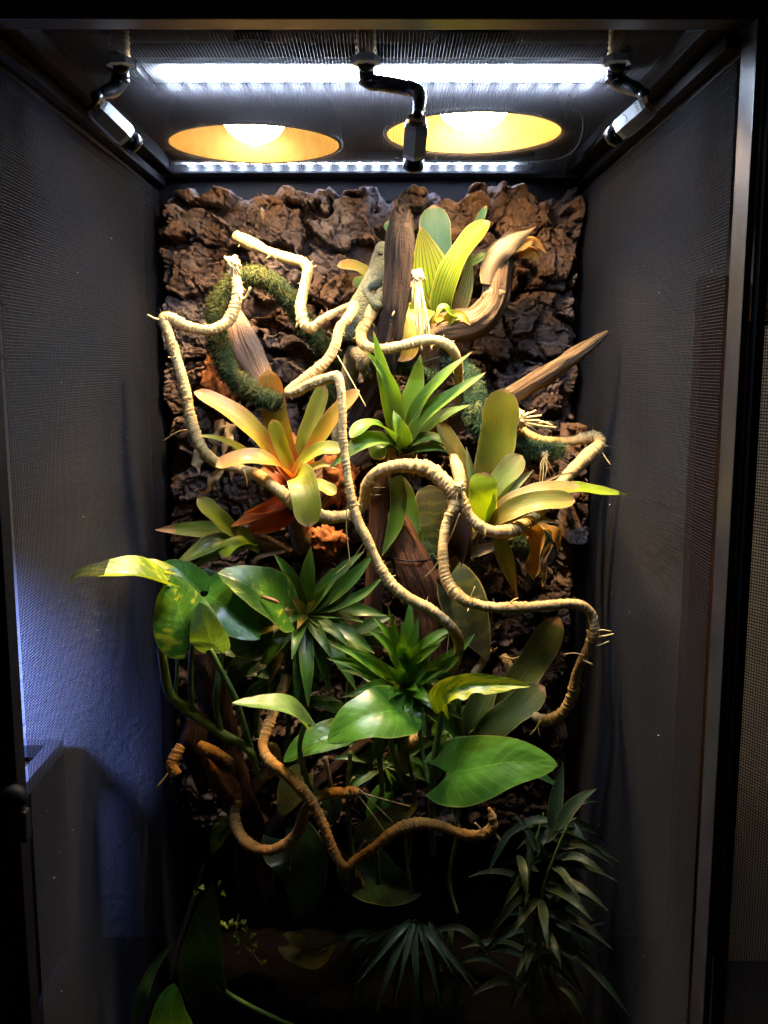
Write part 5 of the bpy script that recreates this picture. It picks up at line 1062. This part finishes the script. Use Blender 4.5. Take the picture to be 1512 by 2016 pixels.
for k in range(26):
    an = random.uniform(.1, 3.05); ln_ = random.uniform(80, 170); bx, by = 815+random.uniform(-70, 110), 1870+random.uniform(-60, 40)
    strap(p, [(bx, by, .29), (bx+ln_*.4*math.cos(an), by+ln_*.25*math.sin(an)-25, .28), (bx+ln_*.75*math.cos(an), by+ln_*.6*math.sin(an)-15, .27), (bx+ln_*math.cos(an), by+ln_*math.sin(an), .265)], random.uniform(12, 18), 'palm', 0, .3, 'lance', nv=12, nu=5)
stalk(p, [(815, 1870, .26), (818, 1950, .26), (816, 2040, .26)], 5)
p = thing('creeping_plant', 'tiny yellow green round leaves trailing at the lower left', 'plant', at(490, 1900, .30))
cl = [(452, 1825), (462, 1838), (470, 1822), (480, 1812), (486, 1830), (494, 1842), (475, 1852), (462, 1856), (502, 1862), (494, 1876), (515, 1895), (455, 1812), (440, 1815), (470, 1870), (395, 1745), (382, 1758), (430, 1742), (440, 1762)]
stalk(p, [(470, 1800, .31), (465, 1830, .305), (480, 1860, .30), (500, 1880, .30), (515, 1900, .30)], 1.6, 'stem_b')
for x, y in cl:
    a_ = random.uniform(0, 6.28); heart(p, [(x, y, .30), (x+5*math.cos(a_), y+5*math.sin(a_), .296), (x+11*math.cos(a_), y+11*math.sin(a_), .296)], 12, 'po_y', random.uniform(-.5, .5), .2, nv=8, nu=5)

# ---- wire ties round the branches
def ring(label, px, py, Y, rx, tilt=0.0):
    c = at(px, py, Y); r = rx*mpp(Y); P = []
    for q in np.linspace(0, 2*np.pi, 17):
        P.append([c[0]+r*math.cos(q), c[1]+r*math.sin(q), c[2]+tilt*r*math.cos(q), .0012])
    tag(tube('wire_tie', P, M['tie'], None, 6, .002), label, 'wire tie', 'black wire ties')
ring('upper black wire tie round the slim upright branch', 748, 958, .44, 23)
ring('lower black wire tie round the slim upright branch', 747, 972, .44, 23, .1)
ring('black twisted wire tie round the broad leaning branch', 806, 1096, .447, 42, -.05)
ring('black wire tie round the driftwood base near the green bromeliad', 850, 708, .476, 36, .35)

# ------------------------------------------------------------------ chameleon (one skinned body)
def chameleon():
    nodes = [(718, 636, .448, 26, 30), (709, 668, .448, 23, 26), (699, 694, .45, 18, 19), (690, 725, .452, 14, 14), (683, 760, .456, 11, 11), (673, 800, .46, 9, 9), (663, 838, .455, 7, 7), (660, 864, .45, 6, 6), (668, 880, .446, 5, 5), (676, 870, .444, 4, 4),
             (728, 598, .447, 26, 28), (740, 562, .447, 22, 23), (751, 532, .449, 16, 18), (755, 508, .450, 17, 18), (754, 490, .450, 12, 13), (750, 474, .450, 7, 8)]
    edges = [(0, 1), (1, 2), (2, 3), (3, 4), (4, 5), (5, 6), (6, 7), (7, 8), (8, 9), (0, 10), (10, 11), (11, 12), (12, 13), (13, 14), (14, 15)]
    def limb(a, pts):
        k = a
        for q in pts: nodes.append((*q[:4], q[3])); edges.append((k, len(nodes)-1)); k = len(nodes)-1
        return k
    limb(13, [(742, 517, .456, 9)])                                                         # casque at the back of the head
    k = limb(11, [(746, 553, .428, 10), (731, 561, .418, 8), (717, 570, .414, 7), (727, 583, .410, 6.5), (738, 594, .407, 6)])
    limb(k, [(746, 600, .404, 6), (752, 606, .407, 4.5)]); limb(k, [(740, 607, .406, 6), (743, 614, .412, 4.5)])
    k = limb(11, [(757, 570, .468, 11), (771, 580, .47, 9), (776, 596, .462, 8)]); limb(k, [(772, 606, .452, 6)])
    k = limb(2, [(703, 695, .426, 14), (713, 702, .417, 12), (716, 714, .416, 10.5), (711, 727, .42, 9.5), (713, 739, .424, 9.5)])
    limb(k, [(724, 741, .426, 8), (737, 737, .43, 6)]); limb(k, [(722, 733, .432, 7), (731, 728, .436, 5.5)])
    k = limb(2, [(712, 692, .475, 13), (730, 690, .478, 10), (740, 705, .472, 8)]); limb(k, [(746, 712, .465, 6)])
    SK = 1.5
    me = bpy.data.meshes.new('chameleon'); P = np.array([at(*n[:3]) for n in nodes]); off = P[2].copy()
    me.from_pydata((P-off).tolist(), edges, [])
    o = bpy.data.objects.new('chameleon', me); COL.objects.link(o); o.location = off
    sk = o.modifiers.new('skin', 'SKIN'); sk.use_smooth_shade = True; sk.branch_smoothing = .6
    for i, n in enumerate(nodes):
        d = me.skin_vertices[0].data[i]; k = mpp(n[2]); d.radius = (n[3]*k*SK, n[4]*k*SK); d.use_root = (i == 0)
    ss = o.modifiers.new('smooth', 'SUBSURF'); ss.levels = 2; ss.render_levels = 2
    import bmesh
    bpy.context.view_layer.update()
    fin = bpy.data.meshes.new_from_object(o.evaluated_get(bpy.context.evaluated_depsgraph_get()))
    bm = bmesh.new(); bm.from_mesh(fin); bmesh.ops.recalc_face_normals(bm, faces=bm.faces[:]); bm.to_mesh(fin); bm.free()
    fin.polygons.foreach_set('use_smooth', [True]*len(fin.polygons)); fin.name = 'chameleon'
    o.modifiers.clear(); o.data = fin; me = fin; me.materials.clear()
    me.materials.append(M['skin'])
    tag(o, 'sage green chameleon climbing head up beside the dark stump', 'chameleon')
    e = at(747, 497, .437)
    ey = lathe('eye_turret', e+np.array([.003, .009, 0]), e, [(0, .0052), (.004, .0050), (.0075, .0036), (.0092, .0018), (.0095, .0003)], M['skin'], o, 16)
    lathe('pupil', e+np.array([.0001, .0006, 0]), e+np.array([-.003, -.009, 0]), [(0, .0016), (.0010, .0013), (.0014, .0003)], M['eye'], ey, 10)
    # low crest of tiny cones down the back
    ln = [(742, 520), (733, 540), (722, 562), (712, 585), (702, 610), (694, 640), (688, 668), (684, 690)]
    V = []; F = []
    C, s = catmull([[*at(x, y, .452), .001] for x, y in ln], .0028)
    for q in C:
        b = len(V); d = np.array([-.0022, -.0006, .0004]); w = .0009
        V += [q[:3]+[0, -w, -w], q[:3]+[0, w, -w], q[:3]+[0, 0, w*1.4], q[:3]+d]; F += [[b, b+1, b+3], [b+1, b+2, b+3], [b+2, b, b+3]]
    mobj('dorsal_crest', V, F, M['skin'], o)['kind'] = 'stuff'
    return o
chameleon()
# ---- cricket on the bark
cr = thing('cricket', 'small tan cricket sitting on the bark under the back lamp', 'cricket', at(517, 432, .535))
tube('body', pxr([(514, 409, .535, 1.5), (516, 416, .534, 4.5), (517, 426, .533, 5), (518, 438, .534, 3.5), (519, 446, .536, 1)]), M['cricket'], cr, 10, .0008)
for q in ([(514, 424, .532), (504, 418, .530), (500, 438, .535)], [(520, 424, .532), (530, 418, .530), (534, 440, .535)], [(514, 418, .532), (506, 410, .531), (502, 402, .535)], [(519, 418, .532), (526, 410, .531), (529, 402, .535)], [(515, 421, .532), (507, 424, .531), (505, 433, .535)], [(519, 421, .532), (527, 426, .531), (528, 434, .535)]):
    tube('leg', pxr(q, .7), M['cricket'], cr, 5, .0015)
for q in ([(515, 410, .534), (510, 396, .53), (508, 380, .532)], [(517, 410, .534), (522, 396, .53), (527, 382, .532)]):
    tube('antenna', pxr(q, .4), M['cricket'], cr, 4, .002)

# ---- lettering and arc mark on the right nozzle
def lettering():
    t, h0, h1, r = nz
    ax = (h1-h0)/np.linalg.norm(h1-h0); best = None
    d = np.cross(ax, [.31, .2, .9]); d /= np.linalg.norm(d); m = np.cross(ax, d)
    for k in range(6):
        an = .2+math.pi/3*(k+.5); nrm = d*math.cos(an)+m*math.sin(an); sc = nrm@np.array([-.35, -.75, .55])
        if best is None or sc > best[0]: best = (sc, nrm)
    nrm = best[1]; side = np.cross(nrm, ax); c0 = (h0+h1)/2+nrm*(r*.866+.0003)
    cu = bpy.data.curves.new('lettering', 'FONT'); cu.body = 'KING'; cu.size = .0042; cu.align_x = 'CENTER'; cu.align_y = 'CENTER'
    ob = bpy.data.objects.new('lettering_source', cu); COL.objects.link(ob); bpy.context.view_layer.update()
    me = bpy.data.meshes.new_from_object(ob.evaluated_get(bpy.context.evaluated_depsgraph_get())); bpy.data.objects.remove(ob)
    V = np.array([v.co[:] for v in me.vertices]); F = [list(p.vertices) for p in me.polygons]
    W = (c0-ax*.010)+V[:, :1]*side+V[:, 1:2]*(-ax)
    mobj('lettering', W, F, M['tie'], t, None, False)
    q = np.linspace(-1.1, 1.1, 14); P = [[*(c0+ax*(.006-.004*math.cos(a))+side*.0045*math.sin(a)), .00022] for a in q]
    tube('arc_mark', P, M['tie'], t, 4, .0006)
lettering()
